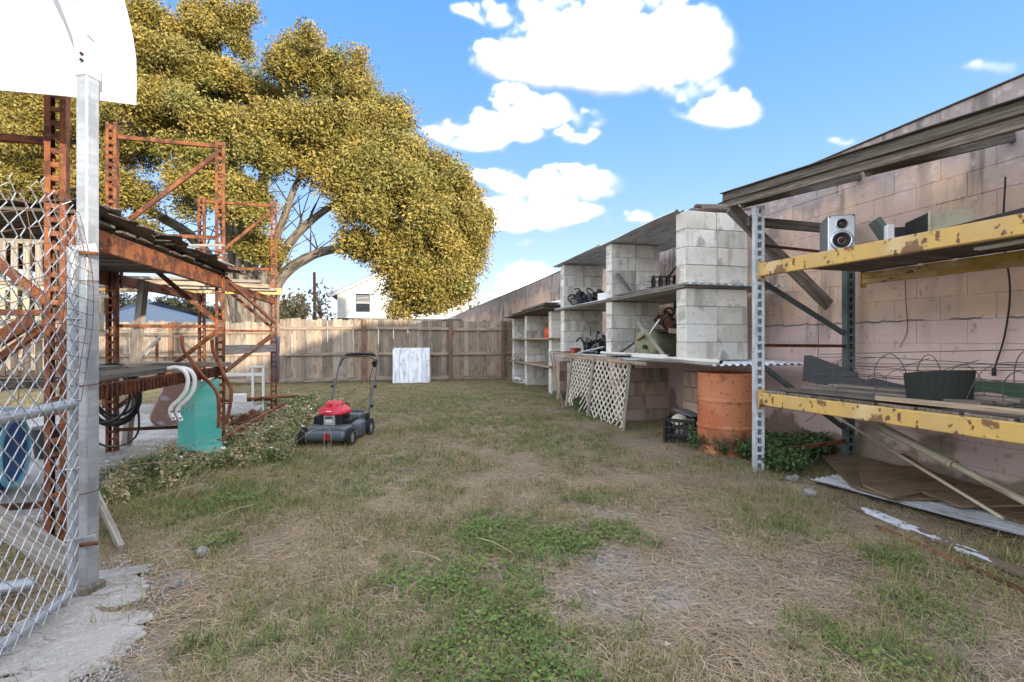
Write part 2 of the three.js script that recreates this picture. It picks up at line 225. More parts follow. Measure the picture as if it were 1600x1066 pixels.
// ---------------------------------------------------------------- the ground
const WALLX = 4.56, FENCEZ = -14.5;
const blob = (list) => (x, z) => { let m = 0; for (const [p, r, k] of list) { const dx = x - p.x, dz = z - p.z, q = (dx * dx + dz * dz) / (r * r); if (q < 4) m = Math.max(m, k * Math.exp(-q * 1.1)); } return m; };
const greenAt = blob([[790, 838, .35, 1], [870, 850, .3, .9], [720, 905, .3, .9], [800, 930, .22, .6], [780, 985, .24, 1], [840, 1030, .26, 1], [730, 1040, .3, .9], [950, 838, .2, .9], [1000, 850, .14, .6], [640, 910, .3, .6], [370, 780, .4, .8], [340, 848, .13, .9], [300, 800, .3, .5], [1400, 880, .2, .7], [1450, 960, .25, .6], [1250, 830, .3, .4], [920, 780, .2, .6], [1390, 1040, .3, .6], [980, 985, .12, .7], [640, 730, .6, .45], [560, 760, .5, .4], [860, 690, .7, .45], [760, 660, 1, .4], [700, 625, 1.2, .5], [600, 640, 1, .4], [470, 650, .6, .9], [420, 680, .5, .9], [340, 715, .5, .9], [250, 745, .4, .8], [450, 720, .4, .5], [1240, 725, .3, .7], [1150, 705, .4, .6], [930, 650, .5, .7], [860, 620, .4, .6], [1300, 1000, .2, .4], [380, 1000, .25, .5], [560, 985, .3, .5], [470, 1000, .3, .4], [880, 960, .12, .5], [800, 900, .2, .8], [900, 1010, .2, .5]].map(([u, v, r, k]) => [gnd(u, v), r, k]));
const bareAt = blob([[950, 885, .3, 1], [930, 925, .28, .9], [1060, 930, .35, .9], [1140, 880, .3, .7], [1300, 915, .3, .7], [1270, 880, .25, .6], [960, 800, .25, .7], [1090, 840, .3, .7], [960, 755, .3, .5], [800, 725, .4, .5], [860, 970, .2, .6], [780, 965, .15, .5], [830, 900, .16, .7], [220, 1040, .25, .7], [1500, 1000, .3, .6], [400, 850, .2, .6], [1000, 690, .5, .6], [1180, 960, .3, .7], [690, 700, .6, .3], [300, 900, .2, .5]].map(([u, v, r, k]) => [gnd(u, v), r, k]));
const inYard = (x, z) => x > -2.1 && x < 4.5 && z > FENCEZ + .1 && z < .6;
const gy = (x, z) => { const a = sstep(40, 15, Math.hypot(x, z + 6)); return (fbm(x * 1.7 + 9, z * 1.7, 3, 201) - .5) * .035 * a + (fbm(x * 9, z * 9, 3, 207) - .5) * .018 * a - .008; };
{
  const axis = (lo, hi, step, far) => { const a = []; for (let x = lo; x <= hi + 1e-6; x += step) a.push(x); let s = step; while (a[a.length - 1] < far) { s *= 1.35; a.push(a[a.length - 1] + s); } s = step; while (a[0] > -far) { s *= 1.35; a.unshift(a[0] - s); } return a; };
  const xs = axis(-4.5, 5, .055, 420), zs = axis(-15.5, -.6, .055, 420), nx = xs.length, nz = zs.length, P = [], C = [], UV = [], I = [];
  for (const z of zs) for (const x of xs) {
    P.push(x, gy(x, z), z); UV.push(x, -z);
    const n = fbm(x * 2.2, z * 2.2, 4, 211), f = fbm(x * 13, z * 13, 3, 219), gr = clamp(greenAt(x, z) * 1.2 - (1 - f) * .6 + .1), ba = sstep(.2, .62, bareAt(x, z) + (f - .5) * .8);
    let c = mix3([.34, .265, .17], [.22, .17, .11], sstep(.35, .65, n));
    c = mix3(c, [.20, .195, .08], clamp(sstep(-4, -9, z) * .6 * sstep(.3, .7, f)));
    c = mix3(c, [.10, .08, .055], sstep(.52, .70, f) * .75);
    c = mix3(c, [.34, .31, .275], ba); c = mix3(c, [.16, .19, .06], gr * .5);
    if (!inYard(x, z)) c = mix3(c, [.17, .17, .06], .5);
    C.push(...c);
  }
  for (let k = 0; k < nz - 1; k++) for (let i = 0; i < nx - 1; i++) { const a = k * nx + i, b = a + nx; I.push(a, b, a + 1, a + 1, b, b + 1); }
  const g = new THREE.BufferGeometry(); g.setAttribute('position', new THREE.Float32BufferAttribute(P, 3)); g.setAttribute('color', new THREE.Float32BufferAttribute(C, 3)); g.setAttribute('uv', new THREE.Float32BufferAttribute(UV, 2)); g.setIndex(I); g.computeVertexNormals();
  const soil = tex(1024, 1024, 1.3, (x, y) => { const a = fbm(x * 60, y * 60, 3, 231, 60), b = fbm(x * 9, y * 9, 4, 235, 9), w = fbm(x * 7, y * 7, 2, 239, 7), s = fbm((x + w * .06) * 16, (y + w * .1) * 150, 2, 243, 16, 150); let k = lerp(.55, 1, sstep(.25, .75, a)) * lerp(.75, 1, b); return mix3([k, k * .97, k * .93], [1, .93, .78], sstep(.66, .76, s) * .6); });
  const soilBump = tex(1024, 1024, .9, (x, y) => fbm(x * 40, y * 40, 4, 251, 40), false);
  const m = part(scene, 'ground', g, std({ map: soil, vertexColors: true, roughness: 1, bumpMap: soilBump, bumpScale: .015 }));
  tag(m, 'dry trampled yard ground of sandy soil, dead straw and patchy green grass', 'ground', undefined, 'structure');
}
{ // concrete under and beyond the rusty rack
  const m = part(scene, 'concrete_slab', cbox(5.6, .16, 6.4, .01), M.conc, V(-5.05, -.045, -7.1)); tag(m, 'worn grey concrete slab under the rusty rack', 'slab', undefined, 'structure');
  const R = rng(8), outline = (pts, wob) => { const o = []; for (let i = 0; i < pts.length; i++) { const a = pts[i], b = pts[(i + 1) % pts.length]; for (let k = 0; k < 6; k++) o.push([lerp(a[0], b[0], k / 6) + (R() - .5) * wob, lerp(a[1], b[1], k / 6) + (R() - .5) * wob]); } return o; };
  const pads = [[[165, 890], [238, 878], [228, 915], [200, 945], [135, 950], [150, 915]], [[40, 975], [120, 965], [215, 958], [228, 985], [180, 1020], [110, 1060], [20, 1110], [-60, 1060]]];
  pads.forEach((p, i) => { const w = p.map(([u, v]) => gnd(u, v)), c = w.reduce((a, q) => a.add(q), V(0, 0, 0)).divideScalar(w.length), frag = []; const N = i ? 64 : 36;
    for (let k = 0; k < N; k++) { const e = w[k % w.length], f = w[(k + 1) % w.length], q = c.clone().lerp(e.clone().lerp(f, R()), Math.sqrt(R()) * .95), r = (.022 + .05 * R() * R() * 2) * (i ? 1.15 : .9), n = 8, o = []; for (let a = 0; a < n; a++) { const rr = r * (.65 + .6 * R()); o.push([q.x + Math.cos(a / n * 6.283) * rr * 1.3, q.z + Math.sin(a / n * 6.283) * rr * .9]); } const g = flatSlab(outline(o, .008), .003, .003); g.translate(0, (k % 9) * .0009 + .0002 * R(), 0); frag.push(g); }
    const m = part(scene, 'concrete_patch', mergeGeometries(frag), M.concPale, V(0, .002, 0)); tag(m, i ? 'larger crumbling pale concrete patch beside the chain-link gate' : 'small crumbling pale concrete patch at the foot of the galvanized post', 'concrete', undefined, 'stuff'); });
}

// ---------------------------------------------------------------- the block building on the right
const wallTex = tex(2048, 512, [14, 3.2], (x, y) => {
  const Y = y * 3.2, z = x * 14, a = fbm(x * 40, y * 10, 5, 261, 40, 10), b = fbm(x * 300, y * 70, 3, 265, 300, 70), st = fbm(x * 110, y * 3, 4, 269, 110, 3), st2 = fbm(x * 30, y * 2, 4, 273, 30, 2), sp = fbm(x * 180, y * 45, 3, 281, 180, 45);
  let k = Y > 1.4 ? mix3([.76, .53, .36], [.70, .50, .39], sstep(.35, .65, a)) : mix3([.78, .59, .54], [.71, .53, .47], sstep(.35, .65, a));
  const far = sstep(3.9, 4.5, z + (a - .5) * .6), up = sstep(2.15, 2.75, Y + (st2 - .5) * 1.3), grime = clamp(up * (.45 + .55 * far) + far * sstep(1.2, 2.2, Y + (st - .5) * 1.2) * .5);
  k = mix3(k, [.21, .17, .165], grime * (sstep(.34, .64, st * .6 + a * .4) * .7 + .18));
  const crown = sstep(2.6, 2.85, Y + (st2 - .5) * .5 + (a - .5) * .3); k = mix3(k, mix3([.25, .205, .20], [.44, .39, .38], sstep(.35, .7, a * .5 + st * .5)), crown * .85); k = mix3(k, [.36, .31, .30], up * .25);
  k = mix3(k, [.13, .105, .09], sstep(.60, .74, st) * (.2 + .5 * up + .35 * far) * sstep(.9, 1.6, Y));
  k = mix3(k, [.72, .62, .57], sstep(.62, .78, sp) * .35); k = mix3(k, [.33, .24, .19], sstep(.70, .82, b) * .5);
  { const cr = Math.abs(Y - 1.382 - (fbm(x * 200, 3, 3, 291, 200, 8) - .5) * .03); k = mix3(k, [.12, .09, .075], sstep(.011, .003, cr) * sstep(.3, .45, fbm(x * 60, 7, 3, 295, 60, 8)) * .85); }
  k = mix3(k, [.25, .20, .15], sstep(.40, .52, a + .1 - Y * .9) * .8);
  return k;
});
const pinkWall = std({ map: wallTex, roughness: .92, bumpMap: grainBump, bumpScale: .003 });
{
  const b = thing('block_building', 'long low pink painted concrete block building with dark weather stains', 'building', V(9, 0, -12));
  const R = rng(31), uvWall = (g) => { const p = g.attributes.position, uv = g.attributes.uv; for (let i = 0; i < p.count; i++) uv.setXY(i, -p.getZ(i), p.getY(i)); return g; };
  const core = new THREE.BoxGeometry(9, 3.13, 40.2); core.translate(WALLX + .0115 + 4.5, 1.565, -2.4 - 20.1);
  wrld(b, 'mortar_wall', uvWall(core), std({ map: wallTex, color: col(.92, .91, .9), roughness: .95, bumpMap: grainBump, bumpScale: .004 }));
  const rear = new THREE.BoxGeometry(9, 3.8, 22); rear.translate(WALLX + 4.5, 1.9, -2.38 + 11); wrld(b, 'taller_wing', uvWall(rear), pinkWall);
  const rest = [], L = .4, Hc = .2, make = (z, k) => { const g = cbox(.2, Hc - .0025, L - .0025, .002, [0, 0]); g.translate(WALLX + .1 + (R() - .5) * .004, (k + .5) * Hc - .02, z); return uvWall(g); };
  for (let k = 0; k < 16; k++) for (let i = k % 2 ? -1 : 0; i < 100; i++) {
    const z = -2.6 - (i + .5) * L - (k % 2) * .2; if (z < -42) continue;
    if (z > -8.2 && (k > 4 || z > -5.6)) wrld(b, 'block', make(z, k), pinkWall); else rest.push(make(z, k));
  }
  const r = part(b, 'block_courses', mergeGeometries(rest), pinkWall); r.userData.kind = 'stuff';
  bar(b, 'coping', V(WALLX + .1, 3.185, -2.395), V(WALLX + .1, 3.185, -42.4), .24, .012, std({ map: oldWood, color: col(.7, .66, .66), roughness: .95 }));
}

// ---------------------------------------------------------------- the board fence across the back
function boardFence(label, x0, x1, top, z, posts, seed, name = 'board_fence') {
  const R = rng(seed), f = thing(name, label, 'fence', V((x0 + x1) / 2, 0, z));
  const w = .138; let x = x0;
  while (x < x1 - .05) {
    const ww = Math.min(w, x1 - x) - .004, h = top + (R() - .5) * .05, c = .02 + R() * .01;
    const g = slabGeo([[-ww / 2, 0], [ww / 2, 0], [ww / 2, h - c], [ww / 2 - c, h], [-ww / 2 + c, h], [-ww / 2, h - c]], .016, 0); g.rotateZ((R() - .5) * .012);
    const uv = g.attributes.uv, ou = R() * 5, ov = R() * 5; for (let i = 0; i < uv.count; i++) uv.setXY(i, uv.getY(i) + ou, uv.getX(i) + ov);
    part(f, 'picket', g, M.fence[Math.floor(R() * 5)], V(x + ww / 2, .03 + R() * .04, z - .02 + (R() - .5) * .008)); x += w;
  }
  const ps = [x0, ...posts, x1];
  for (let i = 0; i + 1 < ps.length; i++) for (const [h, s] of [[top - .21, .085], [.83, .085], [.12, .1]]) bar(f, 'rail', V(ps[i] + (i ? .05 : 0), h + (R() - .5) * .03, z + .03), V(ps[i + 1] - .05, h + (R() - .5) * .03, z + .03), .038, s, M.fence[1 + Math.floor(R() * 3)]);
  for (const p of posts) box(f, 'post', p - .05, p + .05, -.1, top + .02 + R() * .05, z + .012, z + .11, M.brown);
  return f;
}
boardFence('weathered grey board fence across the back, in shade beside the block building', -3.08, 4.5, 1.77, FENCEZ, [-.85, 1.61, 3.2], 51);
boardFence('sunlit warm tan board fence seen through the rusty rack', -11, -3.3, 1.66, FENCEZ - .15, [-8.2, -5.75], 52);
{ // slats of a second fence in the distance closing the gap
  const m = box(scene, 'storage_bin', -3.75, -2.9, 0, 1.35, FENCEZ - 2.0, FENCEZ - 1.2, std({ color: col(.23, .27, .38), roughness: .7 }), .02); tag(m, 'blue-grey bin showing through the gap in the fence', 'bin');
}

// ---------------------------------------------------------------- beyond the fence: house, shed, pole, trees
{
  const z = -37, a = onZ(527, 500, z), w = 9.5, x0 = a.x, eave = onZ(527, 458, z).y, pitch = .5, h = thing('gabled_house', 'white lap-sided house with a gable and one double-hung window behind the big tree', 'house', V(x0 + w / 2, 0, z - 4));
  const siding = std({ color: col(.55, .55, .52), roughness: .6 }), trim = std({ color: col(.62, .62, .6), roughness: .6 }), roofM = std({ color: col(.13, .125, .12), roughness: .9, bumpMap: grainBump, bumpScale: .01 });
  box(h, 'wall', x0, x0 + w, 0, eave, z - 8, z - .02, siding);
  const peak = eave + pitch * w / 2, gab = slabGeo([[x0, eave], [x0 + w, eave], [x0 + w / 2, peak]], 7.9, 0); part(h, 'gable', gab, siding, V(0, 0, z - 7.95));
  const boards = []; for (let y = .3; y < peak - .2; y += .19) { const t = y > eave ? (y - eave) / pitch + .12 : 0; if (w - 2 * t < .3) break; const g = cbox(w - 2 * t, .195, .03, .002); g.rotateX(-.1); g.translate(x0 + w / 2, y, z + .005); boards.push(g); }
  const s = part(h, 'lap_siding', mergeGeometries(boards), siding); s.userData.kind = 'stuff';
  for (const sgn of [0, 1]) { const e0 = V(sgn ? x0 + w + .5 : x0 - .5, eave - .25, 0), e1 = V(x0 + w / 2, peak + .02, 0); for (const [nm, th, zz0, zz1, mm, lift] of [['roof', .09, z - 8.3, z + .45, roofM, .12], ['rake_board', .2, z + .45, z + .49, trim, 0]]) { const A = V(e0.x, e0.y + lift, (zz0 + zz1) / 2), B = V(e1.x, e1.y + lift, (zz0 + zz1) / 2); bar(h, nm, A, B, zz1 - zz0, th, mm); } }
  const w0 = onZ(556, 487, z + .03), w1 = onZ(578, 459, z + .03), wn = box(h, 'window', w0.x - .08, w1.x + .08, w0.y - .08, w1.y + .08, z + .02, z + .07, trim);
  const glass = std({ color: col(.02, .025, .03), roughness: .08 }), my = (w0.y + w1.y) / 2;
  box(wn, 'pane', w0.x, w1.x, my + .03, w1.y, z + .06, z + .078, glass, .002); box(wn, 'pane', w0.x, w1.x, w0.y, my - .03, z + .06, z + .078, glass, .002);
  for (let k = 0; k < 5; k++) bar(wn, 'blind_slat', V(w0.x + .04, my + .1 + k * .1, z + .084), V(w1.x - .04, my + .1 + k * .1, z + .084), .01, .03, trim);
  const pr = onZ(517, 497, z + 3); bar(h, 'porch_roof', V(pr.x, pr.y - .05, z + 1.6), V(pr.x + w + 1, pr.y - .05, z + 1.6), 3, .16, roofM);
}
{
  const z = -27, l = onZ(120, 505, z), r = onZ(318, 506, z), m = onZ(212, 470, z - 3), h = thing('low_shed', 'low outbuilding with a blue-grey metal hip roof beyond the sunlit fence', 'shed', V((l.x + r.x) / 2, 0, z - 3));
  box(h, 'wall', l.x + .3, r.x - .6, 0, r.y, z - 6, z - .3, std({ color: col(.55, .52, .46), roughness: .9 }));
  const P = [l.x, r.y, z, r.x, r.y, z, r.x, r.y, z - 6.4, l.x, r.y, z - 6.4, m.x + .2, m.y, z - 3, l.x + 2, m.y, z - 3], g = new THREE.BufferGeometry(); g.setAttribute('position', new THREE.Float32BufferAttribute(P, 3)); g.setAttribute('uv', new THREE.Float32BufferAttribute([0, 0, 4, 0, 4, 4, 0, 4, 2, 2, 2, 2], 2)); g.setIndex([0, 1, 4, 0, 4, 5, 1, 2, 4, 2, 3, 5, 2, 5, 4, 3, 0, 5]);
  const gg = g.toNonIndexed(); gg.computeVertexNormals(); wrld(h, 'roof', gg, std({ color: col(.10, .14, .20), roughness: .5, metalness: .2 }));
  const lg = slabGeo([[0, 0], [r.x - l.x, 0], [r.x - l.x, .08], [0, .08]], .05, 0); part(h, 'fascia', lg, M.white, V(l.x, r.y - .1, z));
}
{ const p = onZ(493, 500, -30), t = onZ(491, 425, -30); const m = rod(scene, 'utility_pole', V(p.x, 0, -30), V(t.x, t.y, -30), .11, M.brown, .08); tag(m, 'thin brown utility pole standing beyond the back fence', 'pole'); }

function leafCluster(n, len, wid, spread, seed, droop = .3) {
  const R = rng(seed), P = [], I = [], UV = [];
  for (let i = 0; i < n; i++) {
    const d = V(R() - .5, R() - .5, R() - .5).normalize(), c = d.clone().multiplyScalar(spread * Math.cbrt(R())), ax = V(R() - .5, R() - .5 - droop, R() - .5).normalize(), sd = ax.clone().cross(V(R() - .5, R() + .2, R() - .5)).normalize(), nn = ax.clone().cross(sd), L = len * (.7 + .6 * R()), W = wid * (.7 + .6 * R()), o = P.length / 3;
    for (const [a, s, f] of [[0, 0, 0], [.45, .5, .08], [1, 0, -.06], [.45, -.5, .08]]) { const q = c.clone().addScaledVector(ax, a * L).addScaledVector(sd, s * W).addScaledVector(nn, f * L); P.push(q.x, q.y, q.z); UV.push(a, s); }
    I.push(o, o + 1, o + 2, o, o + 2, o + 3);
  }
  const g = new THREE.BufferGeometry(); g.setAttribute('position', new THREE.Float32BufferAttribute(P, 3)); g.setAttribute('uv', new THREE.Float32BufferAttribute(UV, 2)); g.setIndex(I); g.computeVertexNormals(); return g.toNonIndexed();
}
function limbGeo(pts, r0, r1, rad = 8, seg = 5) {
  const c = new THREE.CatmullRomCurve3(pts), n = (pts.length - 1) * seg, g = new THREE.TubeGeometry(c, n, 1, rad), p = g.attributes.position;
  for (let i = 0; i <= n; i++) { const q = c.getPointAt(i / n), r = lerp(r0, r1, Math.pow(i / n, .8)) * (1 + .12 * (hash2(i, pts.length, 3) - .5)); for (let k = 0; k <= rad; k++) { const j = i * (rad + 1) + k; p.setXYZ(j, q.x + (p.getX(j) - q.x) * r, q.y + (p.getY(j) - q.y) * r, q.z + (p.getZ(j) - q.z) * r); } }
  const uv = g.attributes.uv, len = c.getLength(); for (let i = 0; i < uv.count; i++) uv.setXY(i, uv.getY(i) * 3 * r0, uv.getX(i) * len); g.computeVertexNormals(); return g;
}
const leafM = new THREE.MeshPhysicalMaterial({ color: col(1, 1, 1), roughness: .6, side: THREE.DoubleSide });
{ // the great tree
  const D = 20, base = atD(398, 500, D); base.y = 0; const R = rng(404);
  const t = thing('shade_tree', 'huge spreading shade tree with yellow-green leaves behind the back fence', 'tree', base.clone());
  // lobes: [u, v, half width, half height in photo pixels, depth]
  const lobes = [[250, 60, 75, 48, 20], [345, 55, 55, 42, 21], [300, 125, 95, 55, 19], [215, 140, 80, 55, 19], [480, 110, 60, 48, 20], [545, 150, 55, 50, 20.5], [430, 165, 50, 40, 22], [140, 210, 95, 60, 18.5], [30, 200, 90, 60, 19], [-90, 230, 100, 70, 20], [60, 280, 90, 45, 19], [-60, 330, 90, 50, 19], [290, 200, 90, 55, 17.5], [380, 230, 80, 60, 17], [470, 225, 75, 60, 17.5], [540, 240, 75, 55, 18], [600, 215, 50, 45, 20], [600, 290, 70, 50, 18], [660, 285, 60, 45, 19.5], [700, 330, 55, 45, 19.5], [640, 350, 75, 50, 17.5], [715, 390, 48, 45, 19.5], [670, 420, 65, 45, 18], [635, 410, 42, 36, 18], [690, 455, 52, 30, 18.5], [655, 470, 34, 22, 18], [560, 320, 42, 32, 17.5], [330, 300, 48, 38, 17], [385, 315, 38, 34, 17], [190, 300, 36, 28, 18.5], [200, 370, 40, 22, 19], [140, 370, 50, 30, 19], [735, 355, 30, 28, 20], [560, 385, 16, 14, 18], [410, 395, 25, 18, 18.5]];
  const clusters = [0, 1, 2].map(k => leafCluster(22, .125, .055, .3, 900 + k)), lists = [[], [], []], twigs = [], centers = [];
  for (const [u, v, rx, ry, d] of lobes) {
    const c = atD(u, v, d), s = d / FOCAL, A = rx * s, B = ry * s, Cz = (A + B) * .5, nb = Math.round(7 + 4.2 * A * B); centers.push(c);
    for (let g = 0; g < nb; g++) {                                // boughs on the lobe's shell, leafy clumps on each bough
      const bd = V(R() * 2 - 1, R() * 1.8 - .75, R() * 2 - 1).normalize(), bk = R() < .2 ? .95 + .3 * R() : .45 + .45 * R(), bc = V(c.x + bd.x * A * bk, c.y + bd.y * B * bk, c.z + bd.z * Cz * bk), br = ((.17 + .15 * R()) * Math.min(A, B) + .16) * (bk > .94 ? .6 : 1), warm0 = R();
      twigs.push(limbGeo([c.clone().lerp(bc, .1), mid(c, bc).add(V((R() - .5) * .5, R() * .3, (R() - .5) * .5)), bc], .045, .014, 5, 2));
      const n = Math.round(6 + 20 * br * br);
      for (let i = 0; i < n; i++) {
        const dir = V(R() * 2 - 1, R() * 1.7 - .7, R() * 2 - 1).normalize(), k = .5 + .55 * Math.sqrt(R()), q = V(bc.x + dir.x * br * 1.15 * k, bc.y + dir.y * br * .85 * k, bc.z + dir.z * br * 1.15 * k); if (q.y < 1.3) continue;
        const cr = .2 + .2 * R(), warm = clamp(warm0 * .6 + R() * .4), m = 4 + Math.round(5 * R());
        for (let j = 0; j < m; j++) {
          const o = V(R() - .5, R() - .5, R() - .5).normalize().multiplyScalar(cr * Math.cbrt(R()) * 1.3), b = .75 + .5 * R(), hue = clamp(warm * .75 + R() * .45);
          lists[Math.floor(R() * 3)].push({ p: V(q.x + o.x - base.x, q.y + o.y * .85, q.z + o.z - base.z), rx: R() * 6.28, ry: R() * 6.28, rz: R() * 6.28, s: .7 + .6 * R(), c: col(lerp(.115, .32, hue) * b, lerp(.14, .225, hue) * b, lerp(.03, .042, hue) * b) });
        }
      }
    }
  }
  lists.forEach((l, k) => instances(t, 'crown', clusters[k], leafM, l));
  const top = (u, v, d) => atD(u, v, d), B0 = V(base.x, -.1, base.z);
  const stems = [[[0, 0, 0], [365, 430, 20], [350, 330, 19.5], [300, 230, 19.5], [270, 120, 19.5]], [[.3, 0, .2], [390, 420, 20], [400, 330, 20.5], [430, 220, 20.5], [470, 120, 20.5]], [[-.5, 0, .1], [345, 440, 20.3], [300, 370, 20.5], [220, 320, 20], [120, 240, 20], [20, 230, 20]], [[.5, 0, .3], [425, 430, 19.5], [460, 370, 19], [520, 320, 18.8], [600, 290, 18.8]], [[.7, 0, 0], [432, 445, 19.8], [475, 405, 19.3], [530, 388, 19], [600, 395, 18.8], [660, 420, 18.8]], [[.1, 0, -.4], [385, 400, 20.8], [370, 300, 21.5], [340, 150, 21.5], [345, 60, 21.5]], [[.4, 0, .5], [410, 440, 19.3], [440, 350, 18.5], [480, 260, 18], [540, 230, 18.3]], [[-.2, 0, .5], [375, 410, 19], [370, 330, 18], [330, 260, 17.8]]];
  stems.forEach((s, i) => { const pts = s.map((q, k) => k ? top(...q) : B0.clone().add(V(...q))); wrld(t, i < 2 ? 'trunk' : 'limb', limbGeo(pts, i < 2 ? .55 : i < 6 ? .36 : .28, .07, 9), M.bark); });
  wrld(t, 'trunk', limbGeo([B0.clone().add(V(.1, 0, 0)), B0.clone().add(V(.1, 1.2, 0)), B0.clone().add(V(0, 2.6, 0))], .95, .6, 12), M.bark);
  for (const c of centers) { const s = stems[Math.floor(R() * stems.length)]; let bestP = null, bd = 1e9; for (const st of stems) for (let k = 2; k < st.length; k++) { const q = top(...st[k]), d = q.distanceTo(c); if (d < bd) { bd = d; bestP = q; } } if (bd > .4) twigs.push(limbGeo([bestP, mid(bestP, c).add(V((R() - .5) * .8, -.2 + (R() - .5) * .6, (R() - .5) * .8)), c], .10, .04, 6, 4)); }
  for (let i = 0; i < 90; i++) { const st = stems[Math.floor(R() * stems.length)], n = 2 + Math.floor(R() * (st.length - 3)), a = new THREE.CatmullRomCurve3(st.map((q, k) => k ? top(...q) : B0.clone().add(V(...q)))).getPoint((n - R()) / (st.length - 1)), b = a.clone().add(V((R() - .5) * 3, .2 + R() * 1.4, (R() - .5) * 3)); twigs.push(limbGeo([a, mid(a, b).add(V(0, .2 * R(), 0)), b], .035, .012, 4, 3)); }
  for (let i = 0; i < 45; i++) { const st = stems[2], a = new THREE.CatmullRomCurve3(st.map((q, k) => k ? top(...q) : B0.clone().add(V(...q)))).getPoint(.35 + .5 * R()), b = a.clone().add(V((R() - .5) * 2.4, (R() - .5) * 1.2, (R() - .5) * 2)); twigs.push(limbGeo([a, mid(a, b).add(V(0, .2 * R(), 0)), b], .03, .01, 4, 3)); }
  const tw = wrld(t, 'twigs', mergeGeometries(twigs), M.bark); tw.userData.kind = 'stuff';
}
function farTree(name, label, u, v, D, rx, ry, n, c0, seed, bare = 0, category = 'tree') {
  const R = rng(seed), c = atD(u, v, D), s = D / FOCAL, A = rx * s, B = ry * s, base = V(c.x, 0, c.z), t = thing(name, label, category, base), list = [], tw = [];
  wrld(t, 'trunk', limbGeo([V(c.x, -.1, c.z), V(c.x + .1, c.y * .5, c.z), V(c.x, c.y, c.z)], .14, .05, 6, 3), M.bark);
  for (let i = 0; i < n; i++) { const d = V(R() * 2 - 1, R() * 2 - 1, R() * 2 - 1).normalize().multiplyScalar(Math.cbrt(R())), q = V(c.x + d.x * A, c.y + d.y * B, c.z + d.z * A); if (q.y < .4) continue; const b = .7 + .6 * R(); if (R() > bare) list.push({ p: q.clone().sub(base), rx: R() * 6.3, ry: R() * 6.3, s: 1 + R(), c: col(c0[0] * b, c0[1] * b, c0[2] * b) }); if (i % 6 === 0) tw.push(limbGeo([V(c.x, Math.max(.4, c.y - B * .8), c.z), mid(c, q), q], .04, .012, 4, 2)); }
  instances(t, 'crown', leafCluster(12, .2, .1, .4, seed), leafM, list); const m = wrld(t, 'twigs', mergeGeometries(tw), M.bark); m.userData.kind = 'stuff';
}
farTree('bare_tree', 'thin half-bare tan bush beyond the shaded fence, left of the utility pole', 458, 484, 28, 26, 22, 60, [.34, .27, .15], 601, .45);
farTree('bare_tree', 'spindly leafless tree around the utility pole', 500, 470, 31, 24, 34, 60, [.2, .16, .09], 602, .85);
farTree('far_tree', 'small olive tree beyond the shed roof', 275, 487, 40, 34, 16, 300, [.12, .10, .04], 603, .1);
farTree('far_tree', 'low hazy green tree between the shed and the big trunk', 320, 492, 44, 34, 14, 300, [.12, .12, .05], 604, .1);
farTree('far_tree', 'pale green tree behind the big trunk', 440, 490, 50, 40, 14, 300, [.13, .12, .06], 605, .1);
farTree('far_tree', 'dark green tree low beside the white house', 600, 494, 45, 60, 12, 300, [.06, .08, .03], 606, 0);
farTree('far_tree', 'green tree just above the fence under the tree drip line', 745, 495, 40, 30, 10, 250, [.07, .085, .03], 607, 0);
farTree('far_tree', 'pale tree behind the shed at the gate', 165, 480, 42, 40, 30, 400, [.15, .13, .06], 608, .1);
farTree('far_tree', 'wide olive tree far behind the chain-link gate', 60, 470, 44, 60, 40, 500, [.14, .13, .05], 609, .1);

